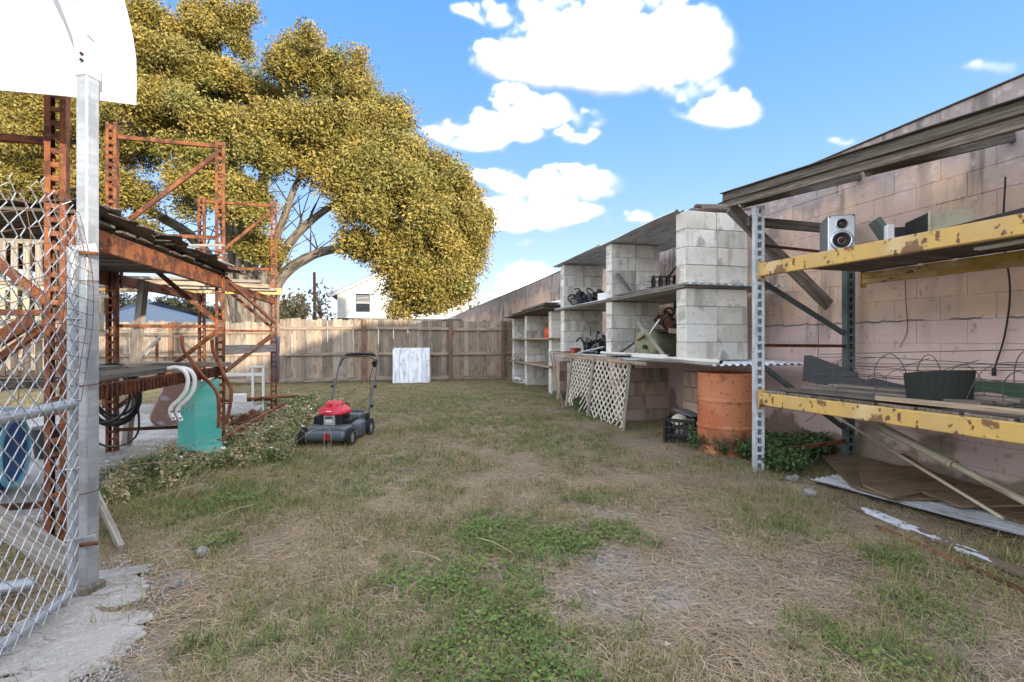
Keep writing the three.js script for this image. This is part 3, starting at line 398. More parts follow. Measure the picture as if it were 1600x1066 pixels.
// ---------------------------------------------------------------- block shelves along the wall
function pier(parent, R, x0, z, y0, courses, mats, n = 2) {       // courses of blocks laid across, end to the yard
  for (let k = 0; k < courses; k++) for (let i = 0; i < n; i++) {
    const m = part(parent, 'block', cbox(.398, .198, .196, .006), mats[Math.floor(R() * mats.length)], V(x0 + .2 + i * .403 + (R() - .5) * .006, y0 + .1 + k * .2015, z + (R() - .5) * .008), [0, (R() - .5) * .012, 0]);
  }
}
{
  const R = rng(71), s = thing('block_shelf', 'two-tier shelf of stacked white concrete blocks under a corrugated roof', 'shelf', V(3.6, 0, -6.9));
  const zs = [-4.91, -6.82, -8.93], X = 3.15;
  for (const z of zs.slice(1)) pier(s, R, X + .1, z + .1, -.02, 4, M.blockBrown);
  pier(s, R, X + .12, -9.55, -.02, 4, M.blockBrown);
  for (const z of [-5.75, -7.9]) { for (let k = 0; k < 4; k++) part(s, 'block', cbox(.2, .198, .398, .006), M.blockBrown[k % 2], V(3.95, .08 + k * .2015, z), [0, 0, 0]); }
  const sheet = (name, z0, z1, y, x0, x1, mat, amp, pitch, warp) => { const g = corrGeo(x1 - x0, z0 - z1, amp, pitch, .003, warp); part(s, name, g, mat, V((x0 + x1) / 2, y, (z0 + z1) / 2)); };
  sheet('shelf_sheet', -4.33, -7.0, .95, 3.1, 4.35, M.tinWhite, .012, .09, (x, z) => .012 * Math.sin(z * 2.2)); sheet('shelf_sheet', -6.8, -9.65, .966, 3.1, 4.35, M.tinWhite, .012, .09);
  for (const z of zs) pier(s, R, X, z, .985, 4, M.block);
  box(s, 'shelf_board', 3.12, 4.3, 1.800, 1.816, -9.25, -4.8, M.grey[3]); sheet('shelf_sheet', -4.70, -7.0, 1.832, 3.1, 4.4, M.tinWhite, .010, .1); sheet('shelf_sheet', -6.85, -9.3, 1.838, 3.1, 4.35, M.tinWhite, .010, .1);
  for (const z of zs) pier(s, R, X, z, 1.853, 4, M.block);
  sheet('roof_sheet', -4.92, -7.3, 2.682, 3.08, 4.3, M.tin, .014, .075, (x, z) => .006 * Math.sin(z * 3)); sheet('roof_sheet', -7.1, -9.36, 2.697, 3.08, 4.3, M.tin, .014, .075);
  bar(s, 'edge_board', V(3.055, .945, -6.2), V(3.055, .975, -9.4), .03, .035, M.tan[1]); bar(s, 'edge_board', V(3.04, .915, -5.5), V(3.06, .92, -8.5), .03, .04, M.tan[2]);
}
{
  const R = rng(72), s = thing('block_shelf', 'lower three-tier shelf of white concrete blocks in the corner by the fence', 'shelf', V(3.9, 0, -12.4)), zs = [-10.62, -12.75, -14.2], X = 3.45;
  for (const z of zs) { pier(s, R, X, z, -.015, 3, M.block); pier(s, R, X, z, .63, 3, M.block); pier(s, R, X, z, 1.275, 3, M.block); }
  for (const y of [.592, 1.238]) { box(s, 'shelf_board', 3.36, 4.35, y, y + .034, -12.9, -10.4, M.tan[2]); box(s, 'shelf_board', 3.38, 4.35, y + .002, y + .03, -14.38, -12.905, M.tan[1]); }
  const rf = (x0, x1, z0, z1, y0, y1, t, m) => bar(s, 'roof_board', V((x0 + x1) / 2, y0, z0), V((x0 + x1) / 2, y1, z1), x1 - x0, t, m);
  rf(3.2, 4.4, -10.3, -14.4, 1.95, 1.905, .03, M.old[1]); rf(3.15, 3.9, -10.2, -13.2, 1.995, 1.94, .022, M.old[2]); rf(3.3, 4.4, -10.35, -14.3, 2.02, 1.965, .02, M.grey[3]); rf(3.18, 3.5, -10.1, -12.2, 2.035, 2.0, .02, M.old[2]);
  const g = new RoundedBoxGeometry(.75, .12, .9, 3, .05); part(s, 'foam_slab', g, M.white, V(3.95, 2.09, -11.0), [0, .1, .05]);
}
{ // timber on top of the near shelf
  const o = thing('old_timber', 'split grey timbers lying on top of the block shelf', 'timber', V(3.6, 2.70, -5.0)); for (const [x0, x1, y, z, w, h, r] of [[3.34, 3.98, 2.722, -5.02, .09, .05, .1], [3.38, 3.9, 2.768, -4.99, .07, .035, -.15], [3.42, 4.02, 2.727, -4.90, .06, .045, .3]]) bar(o, 'split_piece', V(x0, y, z), V(x1, y + .012, z + .05), w, h, M.old[2], r, .012);
}
// things kept on the block shelves
function junk(name, label, category, list) {                      // [part name, geometry, material, position, rotation]
  const o = thing(name, label, category, list.at); for (const p of list.parts) { const m = part(o, p[0], p[1], p[2], p[3], p[4]); } return o;
}
const cyl = (r, h, seg = 20, r2 = r) => new THREE.CylinderGeometry(r2, r, h, seg);
{
  const b = V(3.5, 1.86, -6.05), o = thing('plastic_basket', 'black slatted plastic basket lying on the upper block shelf', 'basket', b);
  for (let k = 0; k < 6; k++) { const g = new THREE.TorusGeometry(.1, .016, 6, 14); part(o, 'hoop', g, M.black, V(3.4 + k * .085, 1.975, -5.95 + k * .04), [0, 1.2, 0]); }
  for (let k = 0; k < 7; k++) { const a = k / 7 * 6.28; bar(o, 'slat', V(3.36, 1.975 + .1 * Math.sin(a), -5.97 + .1 * Math.cos(a)), V(3.87, 1.975 + .1 * Math.sin(a), -5.73 + .1 * Math.cos(a)), .03, .008, M.black); }
  tube(o, 'handle', [V(3.6, 2.07, -5.9), V(3.7, 2.2, -5.85), V(3.85, 2.14, -5.78), V(3.95, 2.0, -5.74)], .014, M.black);
  const st = bar(scene, 'leaning_stick', V(3.3, 1.865, -6.35), V(3.22, 2.2, -6.68), .03, .045, M.old[0]); tag(st, 'dark wooden stick leaning inside the upper block shelf', 'stick');
  const pl = bar(scene, 'dark_plank', V(3.22, 1.875, -6.65), V(3.35, 1.875, -5.1), .14, .025, M.old[1]); tag(pl, 'dark plank lying along the upper block shelf edge', 'plank');
}
function scrapPile(name, label, c, R, n, size, mats, category = 'scrap') {   // a heap of machine parts that is one tangle
  const o = thing(name, label, category, c); for (let i = 0; i < n; i++) {
    const p = V(c.x + (R() - .5) * size.x, c.y + size.y * .18 + R() * R() * size.y * .7, c.z + (R() - .5) * size.z), m = mats[Math.floor(R() * mats.length)], rot = [R() * 3, R() * 3, R() * 3], k = i % 4, s = Math.min(size.x, size.z) * .5;
    if (k === 0) part(o, 'gear_housing', cyl(s * (.14 + .14 * R()), s * (.2 + .3 * R()), 12), m, p, rot); else if (k === 1) part(o, 'bracket', cbox(s * (.3 + .5 * R()), s * .25, s * (.2 + .3 * R()), .006), m, p, rot); else if (k === 2) part(o, 'pulley', new THREE.TorusGeometry(s * (.18 + .14 * R()), s * .05, 6, 14), m, p, rot); else { const q = V((R() - .5) * size.x * .8, R() * size.y * .4, (R() - .5) * size.z * .8).add(p); tube(o, 'hose', [p, mid(p, q).add(V(0, size.y * .25, 0)), q], s * .05, m, 5, 4); }
  }
  bar(o, 'base_plate', V(c.x - size.x * .45, c.y + .012, c.z), V(c.x + size.x * .45, c.y + .012, c.z), size.z * .8, .022, mats[0]); return o;
}
const machineMats = [M.black, M.rustDark, M.greyCase, M.black, M.darkPlastic, M.rubber];
scrapPile('engine_scrap', 'dark tangle of engine parts on the upper far block shelf bay', V(3.42, 1.858, -8.2), rng(81), 44, V(.62, .28, .5), machineMats);
scrapPile('machine_scrap', 'greasy black machine parts on the lower block shelf beside the middle pier', V(3.5, .978, -7.75), rng(82), 44, V(.6, .42, .65), machineMats);
scrapPile('bicycle_scrap', 'black wheel and bent fork wedged in the lower block shelf above the green tank', V(3.75, 1.32, -5.75), rng(83), 30, V(.7, .4, .6), [M.black, M.rustDark, M.rubber]);
scrapPile('leaf_litter_pile', 'brown brush and scrap heaped in the top of the corner block shelf', V(3.8, 1.274, -11.2), rng(84), 18, V(.5, .35, .6), [M.rust, M.old[1], M.black, M.tan[0]]);
{
  const box1 = part(scene, 'white_carton', cbox(.25, .13, .3, .01), M.white, V(3.4, 1.918, -7.35), [0, .2, 0]); tag(box1, 'small pale carton on the upper block shelf against the middle pier', 'box');
  const t = thing('green_tank', 'dented olive green metal tank lying on the lower block shelf', 'tank', V(3.62, .975, -5.75)); const g = new THREE.LatheGeometry([[0, 0], [.16, .005], [.19, .03], [.2, .08], [.2, .62], [.19, .67], [.16, .7], [0, .71]].map(q => new THREE.Vector2(...q)), 28); part(t, 'body', g, M.olive, V(3.3, 1.17, -6.0), [0, .45, -Math.PI / 2]); part(t, 'cap', cyl(.03, .04, 12), M.rustDark, V(3.29, 1.12, -5.98), [0, .45, -Math.PI / 2]);
  for (const [n, a, b, w, h, m, l, c] of [
    ['pale_pole', V(3.17, 1.45, -5.95), V(3.22, 1.0, -5.35), .03, .045, M.grey[3], 'pale wooden pole slanting across the green tank', 'pole'],
    ['short_board', V(3.3, 1.33, -5.4), V(3.85, 1.28, -5.2), .03, .06, M.tan[2], 'short tan board resting above the green tank', 'board'],
    ['thin_rod', V(3.3, 1.48, -5.62), V(3.2, 1.28, -5.72), .015, .02, M.silver, 'short bare metal rod hanging in front of the black wheel', 'rod'],
    ['pry_bar', V(3.2, 1.0, -6.62), V(3.3, 1.36, -5.75), .02, .025, M.rustDark, 'rusty bar leaning from the middle pier onto the green tank', 'bar'],
    ['long_board', V(3.12, .985, -9.35), V(3.3, 1.0, -7.9), .12, .025, M.old[0], 'dark board along the front of the lower block shelf far bay', 'board'],
    ['metal_strip', V(3.15, .99, -8.1), V(3.2, 1.11, -7.1), .03, .02, M.tin, 'pale metal strip sloping in the lower shelf far bay', 'strip']]) { tag(bar(scene, n, a, b, w, h, m), l, c); }

  const br = part(scene, 'red_brick', cbox(.2, .09, .1, .006), M.brick, V(3.2, 1.03, -8.35), [0, .5, 0]); tag(br, 'red brick on the lower block shelf far bay', 'brick');
  const cb = thing('cardboard_bag', 'tan paper sack in the back of the lower block shelf', 'sack', V(4.0, 1.35, -5.5)); part(cb, 'sack_body', new RoundedBoxGeometry(.3, .3, .16, 3, .04), M.tan[2], V(4.02, 1.5, -5.45), [.1, .3, .08]);
  const hel = thing('dark_bag', 'dark bag slumped behind the near pier in the lower shelf', 'bag', V(3.9, 1.45, -5.15)); const bg = new THREE.SphereGeometry(.17, 14, 10); { const p = bg.attributes.position; for (let i = 0; i < p.count; i++) { const k = 1 + .35 * (fbm(p.getX(i) * 9 + 4, p.getY(i) * 9 + p.getZ(i) * 7, 3, 5) - .5); p.setXYZ(i, p.getX(i) * k, p.getY(i) * k * 1.1, p.getZ(i) * k); } bg.computeVertexNormals(); } part(hel, 'bag_body', bg, M.black, V(3.9, 1.55, -5.2));
  const gb = thing('green_bin', 'grey-green lidded plastic bin in the middle tier of the corner shelf', 'bin', V(3.62, .626, -11.1)); part(gb, 'tub', new THREE.CylinderGeometry(.2, .16, .4, 4, 1).rotateY(Math.PI / 4), M.greyGreen, V(3.62, .83, -11.0)); part(gb, 'lid', new RoundedBoxGeometry(.32, .04, .32, 2, .012), M.greyGreen, V(3.62, 1.045, -11.0)); 
  const oc = thing('orange_cloth', 'crumpled orange cloth on the top tier of the corner shelf', 'cloth', V(3.55, 1.274, -10.95)); const og = new THREE.SphereGeometry(.16, 16, 12); { const p = og.attributes.position; for (let i = 0; i < p.count; i++) { const k = 1 + .8 * (fbm(p.getX(i) * 12 + 4, p.getY(i) * 12 + p.getZ(i) * 9, 3, 8) - .5); p.setXYZ(i, p.getX(i) * k * .8, p.getY(i) * k * .9, p.getZ(i) * k * 1.2); } og.computeVertexNormals(); } part(oc, 'folds', og, M.orange, V(3.55, 1.39, -10.95));
  scrapPile('white_rubbish', 'pale rubbish spilling from the bottom tier of the corner shelf', V(3.55, 0, -13.6), rng(88), 14, V(.4, .16, .8), [M.white, M.grey[2], M.pvcDirty, M.greyCase]);
  scrapPile('grey_scrap', 'grey oddments on the far middle tier of the corner shelf', V(3.6, .626, -13.4), rng(89), 12, V(.4, .1, .8), [M.greyCase, M.tan[1], M.grey[1]]);
  const rk = part(scene, 'pale_rock', new THREE.IcosahedronGeometry(.1, 2), M.stone, V(3.55, 1.33, -13.3), [.4, 1, .2]); rk.scale.set(1, .65, 1.3); tag(rk, 'pale rock on the far top tier of the corner shelf', 'rock');
  for (const [a, b, r, l] of [[V(3.08, .995, -4.12), V(3.07, 1.0, -5.9), .022, 'long white plastic pipe along the near edge of the lower shelf, topmost'], [V(3.12, 1.02, -5.12), V(3.11, 1.02, -7.0), .02, 'white plastic pipe with an open end in front of the green tank']]) { const p = thing('plastic_pipe', l, 'pipe', mid(a, b)); rod(p, 'pipe_body', a, b, r, M.pvc, r, 14); part(p, 'open_end', cyl(r * .85, .004, 14), M.black, a.clone().add(a.clone().sub(b).normalize().multiplyScalar(.003)), new THREE.Quaternion().setFromUnitVectors(V(0, 1, 0), a.clone().sub(b).normalize())); }
}
{ // rusty oil drum
  const d = thing('oil_drum', 'rusty orange steel oil drum with rolled hoops standing in the weeds', 'drum', V(3.53, 0, -4.63)), R = .295;
  const pr = [[0, .01], [R - .02, .01], [R, 0], [R + .006, .012], [R, .03]]; for (const y of [.30, .585]) pr.push([R, y - .03], [R + .006, y - .018], [R + .013, y], [R + .006, y + .018], [R, y + .03]); pr.push([R, .85], [R + .007, .868], [R, .88], [R - .012, .872], [R - .02, .85], [0, .85]);
  part(d, 'shell', new THREE.LatheGeometry(pr.map(q => new THREE.Vector2(...q)), 56), M.drum, V(3.53, -.02, -4.63)); const uv = d.children[0].geometry.attributes.uv, p = d.children[0].geometry.attributes.position; for (let i = 0; i < uv.count; i++) uv.setXY(i, uv.getX(i) * 1.9, p.getY(i));
  part(d, 'bung', cyl(.03, .02, 14), M.rustDark, V(3.4, .84, -4.63));
}
{ // milk crate full of parts
  const C = gnd(1069, 690), o = thing('milk_crate', 'black plastic milk crate heaped with scrap beside the oil drum', 'crate', V(C.x - .02, 0, C.z), undefined, .75), s = .165;
  for (const [a, b] of [[1, 1], [1, -1], [-1, 1], [-1, -1]]) lpart(o, 'corner_post', cbox(.03, .29, .03, .004), M.black, [a * s, .145, b * s]);
  for (const y of [.015, .1, .19, .275]) for (let k = 0; k < 4; k++) { const a = k * Math.PI / 2; lpart(o, 'rail', cbox(2 * s, y > .26 ? .035 : .022, .016, .003), M.black, [Math.sin(a) * s, y, Math.cos(a) * s], [0, a, 0]); }
  for (let k = 0; k < 4; k++) for (let i = -2; i <= 2; i++) { const a = k * Math.PI / 2; lpart(o, 'upright', cbox(.014, .28, .012, .002), M.black, [Math.sin(a) * s + Math.cos(a) * i * .055, .145, Math.cos(a) * s - Math.sin(a) * i * .055], [0, a, 0]); }
  lpart(o, 'floor', cbox(2 * s, .012, 2 * s, .002), M.black, [0, .01, 0]);
  const q = (x, y, z) => o.localToWorld(V(x, y, z)); o.updateMatrixWorld(true);
  const cap = part(scene, 'lamp_shell', new THREE.SphereGeometry(.105, 20, 10, 0, 6.3, 0, 1.2), M.pvcDirty, q(-.06, .235, -.02), [.35, 0, .35]); tag(cap, 'pale dented dome on top of the milk crate', 'dome');
  const tray = part(scene, 'plastic_tray', cbox(.30, .012, .26, .004), M.greyCase, q(.06, .34, .06), [.25, .4, -.2]); tag(tray, 'grey plastic tray tilted over the milk crate', 'tray');
  const tin = part(scene, 'paint_tin', cyl(.07, .16, 18), M.silver, q(.02, .12, .02), [1.3, .4, 0]); tag(tin, 'dull metal tin inside the milk crate', 'tin');
  const wd = part(scene, 'wood_offcut', cbox(.24, .09, .04, .004), M.tan[1], q(.0, .24, -.03), [.3, .4, .3]); tag(wd, 'brown wood offcut in the milk crate', 'wood');
  const bot = part(scene, 'dark_canister', cyl(.045, .2, 16), M.greyCase, q(.02, .04, .26), [1.4, .2, .6]); tag(bot, 'dark canister lying against the milk crate', 'canister');
}
function lattice(label, A, B, top, lean, seed, broken = 0) {      // A, B: foot corners; strips run both ways between two end boards
  const R = rng(seed), o = thing('lattice_panel', label, 'lattice', mid(A, B)), W = A.distanceTo(B), X = B.clone().sub(A).normalize(), up = V(lean, Math.sqrt(top * top - lean * lean) / 1, 0).normalize(), n = X.clone().cross(up).normalize(), at = (s, t, off = 0) => A.clone().addScaledVector(X, s).addScaledVector(up, t).addScaledVector(n, off), Hh = top, pitch = .135;
  for (const dir of [1, -1]) for (let k = -Hh * 1.1; k < W + Hh * 1.1; k += pitch) {
    let s0 = k, t0 = 0, s1 = dir > 0 ? k + Hh * 1.05 : k - Hh * 1.05, t1 = Hh;
    const clip = (s, t, s2, t2, lim) => { if ((s < lim) === (s2 < lim)) return null; const f = (lim - s) / (s2 - s); return [lim, t + (t2 - t) * f]; };
    if (Math.max(s0, s1) <= 0.02 || Math.min(s0, s1) >= W - .02) continue;
    if (s0 < 0) [s0, t0] = clip(s0, t0, s1, t1, 0); if (s1 < 0) [s1, t1] = clip(s0, t0, s1, t1, 0); if (s0 > W) [s0, t0] = clip(s0, t0, s1, t1, W); if (s1 > W) [s1, t1] = clip(s0, t0, s1, t1, W);
    if (broken && t0 < .05) { const f = R() * broken; s0 += (s1 - s0) * f; t0 += (t1 - t0) * f; }
    const a = at(s0, t0, dir * .004), b = at(s1, t1, dir * .004); if (a.distanceTo(b) < .06) continue;
    const Xd = b.clone().sub(a).normalize(), q = new THREE.Quaternion().setFromRotationMatrix(new THREE.Matrix4().makeBasis(Xd, n.clone().cross(Xd), n)); part(o, 'slat', cbox(a.distanceTo(b), .026, .007, .002), M.tan2, mid(a, b), q);
  }
  const frame = (a, b, w, m) => { const Xd = b.clone().sub(a).normalize(), q = new THREE.Quaternion().setFromRotationMatrix(new THREE.Matrix4().makeBasis(Xd, n.clone().cross(Xd), n)); part(o, 'frame_board', cbox(a.distanceTo(b), w, .02, .003), m, mid(a, b), q); };
  frame(at(0, 0, .018), at(0, Hh, .018), .075, M.grey[2]); if (broken < .3) frame(at(W, -.02, .018), at(W, Hh, .018), .075, M.grey[1]);
}
M.tan2 = std({ map: stainTex, color: col(.98, .92, .80), roughness: .85, bumpMap: woodBump, bumpScale: .002 });
lattice('cream diagonal lattice panel leaning on the lower shelf near the oil drum', V(2.95, .02, -7.12), V(2.99, 0, -5.98), .93, .1, 91, .12);
lattice('broken cream lattice panel with a torn foot leaning under the shelf far bay', V(2.98, .03, -8.2), V(2.96, .02, -7.2), .92, .12, 92, .45);
for (const [a, m, b, l] of [[V(3.1, .95, -9.3), V(3.0, .6, -8.9), V(2.95, .01, -8.3), 'bent dry stick leaning from the lower shelf to the ground'], [V(3.08, .93, -9.45), V(3.12, .4, -9.2), V(3.15, .01, -9.15), 'thin upright dry stick under the end of the lower shelf']]) { const s = wrld(scene, 'dry_stick', limbGeo([a, m, b], .014, .007, 5, 5), M.tan[1]); tag(s, l, 'stick'); }

// ---------------------------------------------------------------- the yellow-beamed rack and its canopy on the right
function slotPost(parent, name, x, z, y0, y1, mat, w = .085, d = .07, face = 1) {   // channel with a slotted face towards +z, real openings
  const g = [], add = (a, b, c, px, py, pz) => { const q = cbox(a, b, c, .002); q.translate(px, py, pz); g.push(q); }, h = y1 - y0;
  add(w * .30, h, .004, -w * .35, h / 2, 0); add(w * .30, h, .004, w * .35, h / 2, 0);
  const slotH = .05; for (let y = 0; y < h; y += .078) { const hh = Math.min(.078 - slotH, h - y); if (hh > .004) add(w * .4, hh, .004, 0, y + hh / 2, 0); }
  add(.004, h, d, -w / 2 + .002, h / 2, -d / 2); add(.004, h, d, w / 2 - .002, h / 2, -d / 2); add(w * .3, h, .004, -w * .35, h / 2, -d); add(w * .3, h, .004, w * .35, h / 2, -d);
  add(w + .03, .008, d + .04, 0, .004, -d / 2);
  const m = part(parent, name, mergeGeometries(g), mat, V(x, y0, z), [0, face, 0]); return m;
}
{
  const r = thing('storage_rack', 'slotted steel storage rack with yellow beams against the pink wall', 'rack', V(3.85, 0, -2.6)), XF = 3.25, XR = 4.42, zA = -3.80, zB = -1.28;
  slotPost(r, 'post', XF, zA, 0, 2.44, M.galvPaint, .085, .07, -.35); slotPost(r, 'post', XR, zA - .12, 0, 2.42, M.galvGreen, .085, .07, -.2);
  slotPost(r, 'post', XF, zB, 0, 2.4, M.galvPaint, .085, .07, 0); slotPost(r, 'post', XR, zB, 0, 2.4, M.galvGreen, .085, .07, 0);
  const zz = zA - .09;
  bar(r, 'strut', V(XF + .04, 1.16, zz), V(XR - .04, 1.15, zz - .06), .025, .03, M.rustDark); bar(r, 'strut', V(XF + .04, 2.10, zz), V(XR - .3, 2.08, zz - .06), .02, .025, M.rustDark); bar(r, 'strut', V(XF + .3, .16, zz), V(XR - .04, .2, zz - .06), .025, .035, M.rust);
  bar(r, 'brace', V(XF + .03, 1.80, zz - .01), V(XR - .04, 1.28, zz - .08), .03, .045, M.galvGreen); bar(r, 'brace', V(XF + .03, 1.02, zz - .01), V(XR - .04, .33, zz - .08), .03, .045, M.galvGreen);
  const beam = (x, yA, yB, h, m) => { const b = bar(r, 'beam', V(x, yA, zA + .03), V(x, yB, zB), .05, h, m, 0, .006); bar(b, 'beam_lip', V(x + (x < 4 ? .035 : -.035), yA + .02, zA + .06), V(x + (x < 4 ? .035 : -.035), yB + .02, zB - .02), .02, h * .5, m); const e = part(b, 'end_plate', cbox(.07, h + .06, .008, .002), m, V(x, yA, zA + .035)); return b; };
  beam(XF - .01, 1.845, 1.81, .115, M.yellow); beam(XF - .01, .675, .72, .11, M.yellow); beam(XR - .03, 1.80, 1.79, .11, M.yellow); beam(XR - .03, .66, .68, .11, M.yellow);
  const R = rng(95);
  for (let i = 0; i < 9; i++) { const z = zA + .16 + i * .265; bar(r, 'deck_board', V(XF + .02, 1.885 - i * .0035, z), V(XR - .02, 1.872, z + (R() - .5) * .03), .24, .02, M.old[Math.floor(R() * 2)]); bar(r, 'deck_board', V(XF + .02, .742 + i * .0045, z), V(XR - .02, .735, z + (R() - .5) * .04), .24, .02, M.old[Math.floor(R() * 3)]); }
  bar(r, 'knee_brace', V(3.17, 2.50, -4.10), V(4.30, 1.56, -4.06), .03, .13, M.old[2]); bar(r, 'top_tie', V(3.27, 2.34, -3.98), V(4.5, 2.33, -4.02), .04, .09, M.old[0]);
}
{
  const c = thing('lean_to_canopy', 'rotten plank lean-to canopy over the yellow rack', 'canopy', V(3.85, 2.4, -2.3)), R = rng(97), yA = 2.53, slope = .4 / 1.32;
  for (let i = 0; i < 26; i++) { const z = -4.02 + i * .145, d = -.33 * i / 25; bar(c, 'roof_plank', V(3.17, yA + d + .075 + (R() - .5) * .008, z), V(3.62 + .3 * R(), yA + d + .075 + .16, z), .138, .022, M.old[Math.floor(R() * 3)]); }
  for (const x of [.02, .45]) bar(c, 'rafter', V(3.2 + x, yA + .02 + x * slope, -4.0), V(3.2 + x, yA - .31 + x * slope, -.35), .04, .085, M.old[1]);
  for (const z of [-3.95, -2.7, -1.4]) { const d = -.33 * (z + 4.02) / 3.7; bar(c, 'outrigger', V(3.18, yA + d - .03, z), V(4.55, yA + d + .34, z), .05, .08, M.old[0]); }
  bar(c, 'fascia', V(3.155, yA + .015, -4.1), V(3.145, yA - .325, -.3), .03, .09, M.old[2]); bar(c, 'fascia', V(3.125, yA + .07, -4.14), V(3.115, yA - .27, -.3), .028, .07, M.old[0]); bar(c, 'drip_edge', V(3.11, yA + .112, -4.15), V(3.10, yA - .225, -.3), .05, .008, M.old[0]);
}
// on the upper deck
{
  const s = thing('loudspeaker', 'silver-faced loudspeaker with two cones and a grey cabinet', 'speaker', V(3.42, 1.895, -3.12), undefined, -.62);
  lpart(s, 'cabinet', new RoundedBoxGeometry(.19, .3, .28, 2, .008), M.greyCase, [0, .15, -.14]); lpart(s, 'face_panel', new RoundedBoxGeometry(.185, .295, .02, 3, .01), M.silver, [0, .15, .008]);
  const cone = (y, r) => { const rim = lpart(s, 'driver', new THREE.TorusGeometry(r, r * .2, 10, 30), M.silver, [0, y, .02]); lpart(rim, 'cone', new THREE.LatheGeometry([[0, .01], [r * .3, .0], [r * .35, -.004], [r, .012]].map(q => new THREE.Vector2(...q)), 24).rotateX(Math.PI / 2), M.black, [0, 0, .001]); lpart(rim, 'dust_cap', new THREE.SphereGeometry(r * .35, 14, 8), M.rustDark, [0, 0, .004]); };
  cone(.095, .068); cone(.225, .036); for (const [x, y] of [[-.08, .285], [.08, .285], [-.08, .015], [.08, .015]]) lpart(s, 'screw', cyl(.006, .004, 10).rotateX(Math.PI / 2), M.black, [x, y, .019]);
}
{
  const bx = (n, l, c, p, d, ry, m, rz = 0, rx = 0) => { const o = part(scene, n, cbox(...d, .006), m, p, [rx, ry, rz]); tag(o, l, c); return o; };
  bx('speaker_box', 'grey speaker box tilted against the silver loudspeaker', 'speaker', V(3.52, 1.995, -2.86), [.03, .24, .2], -.6, M.greyGreen, .5); bx('black_case', 'flat black case leaning behind the loudspeaker', 'case', V(3.95, 2.0, -3.05), [.3, .23, .05], -.2, M.black, 0, -.3);
  bx('white_block', 'small white block between the leaning panel and the boxy monitor', 'block', V(3.42, 1.955, -2.735), [.05, .14, .06], -.6, M.white);
  const mo = thing('boxy_monitor', 'pale-fronted boxy unit with a dark side on the upper deck', 'box', V(3.6, 1.885, -2.55), undefined, -.5); lpart(mo, 'front_cover', cbox(.25, .17, .02, .006), M.pvcDirty, [0, .085, .16]); lpart(mo, 'case', cbox(.245, .165, .3, .008), M.black, [0, .0835, 0]);
  const pl = bar(scene, 'black_strip', V(3.42, 1.895, -2.36), V(3.34, 1.925, -1.5), .12, .03, M.black); tag(pl, 'black plastic strip along the upper yellow beam', 'strip');
  const w = bar(scene, 'white_batten', V(3.42, 1.755, -2.2), V(3.45, 1.775, -1.5), .06, .015, M.white); tag(w, 'white batten tucked under the upper deck', 'batten');
}
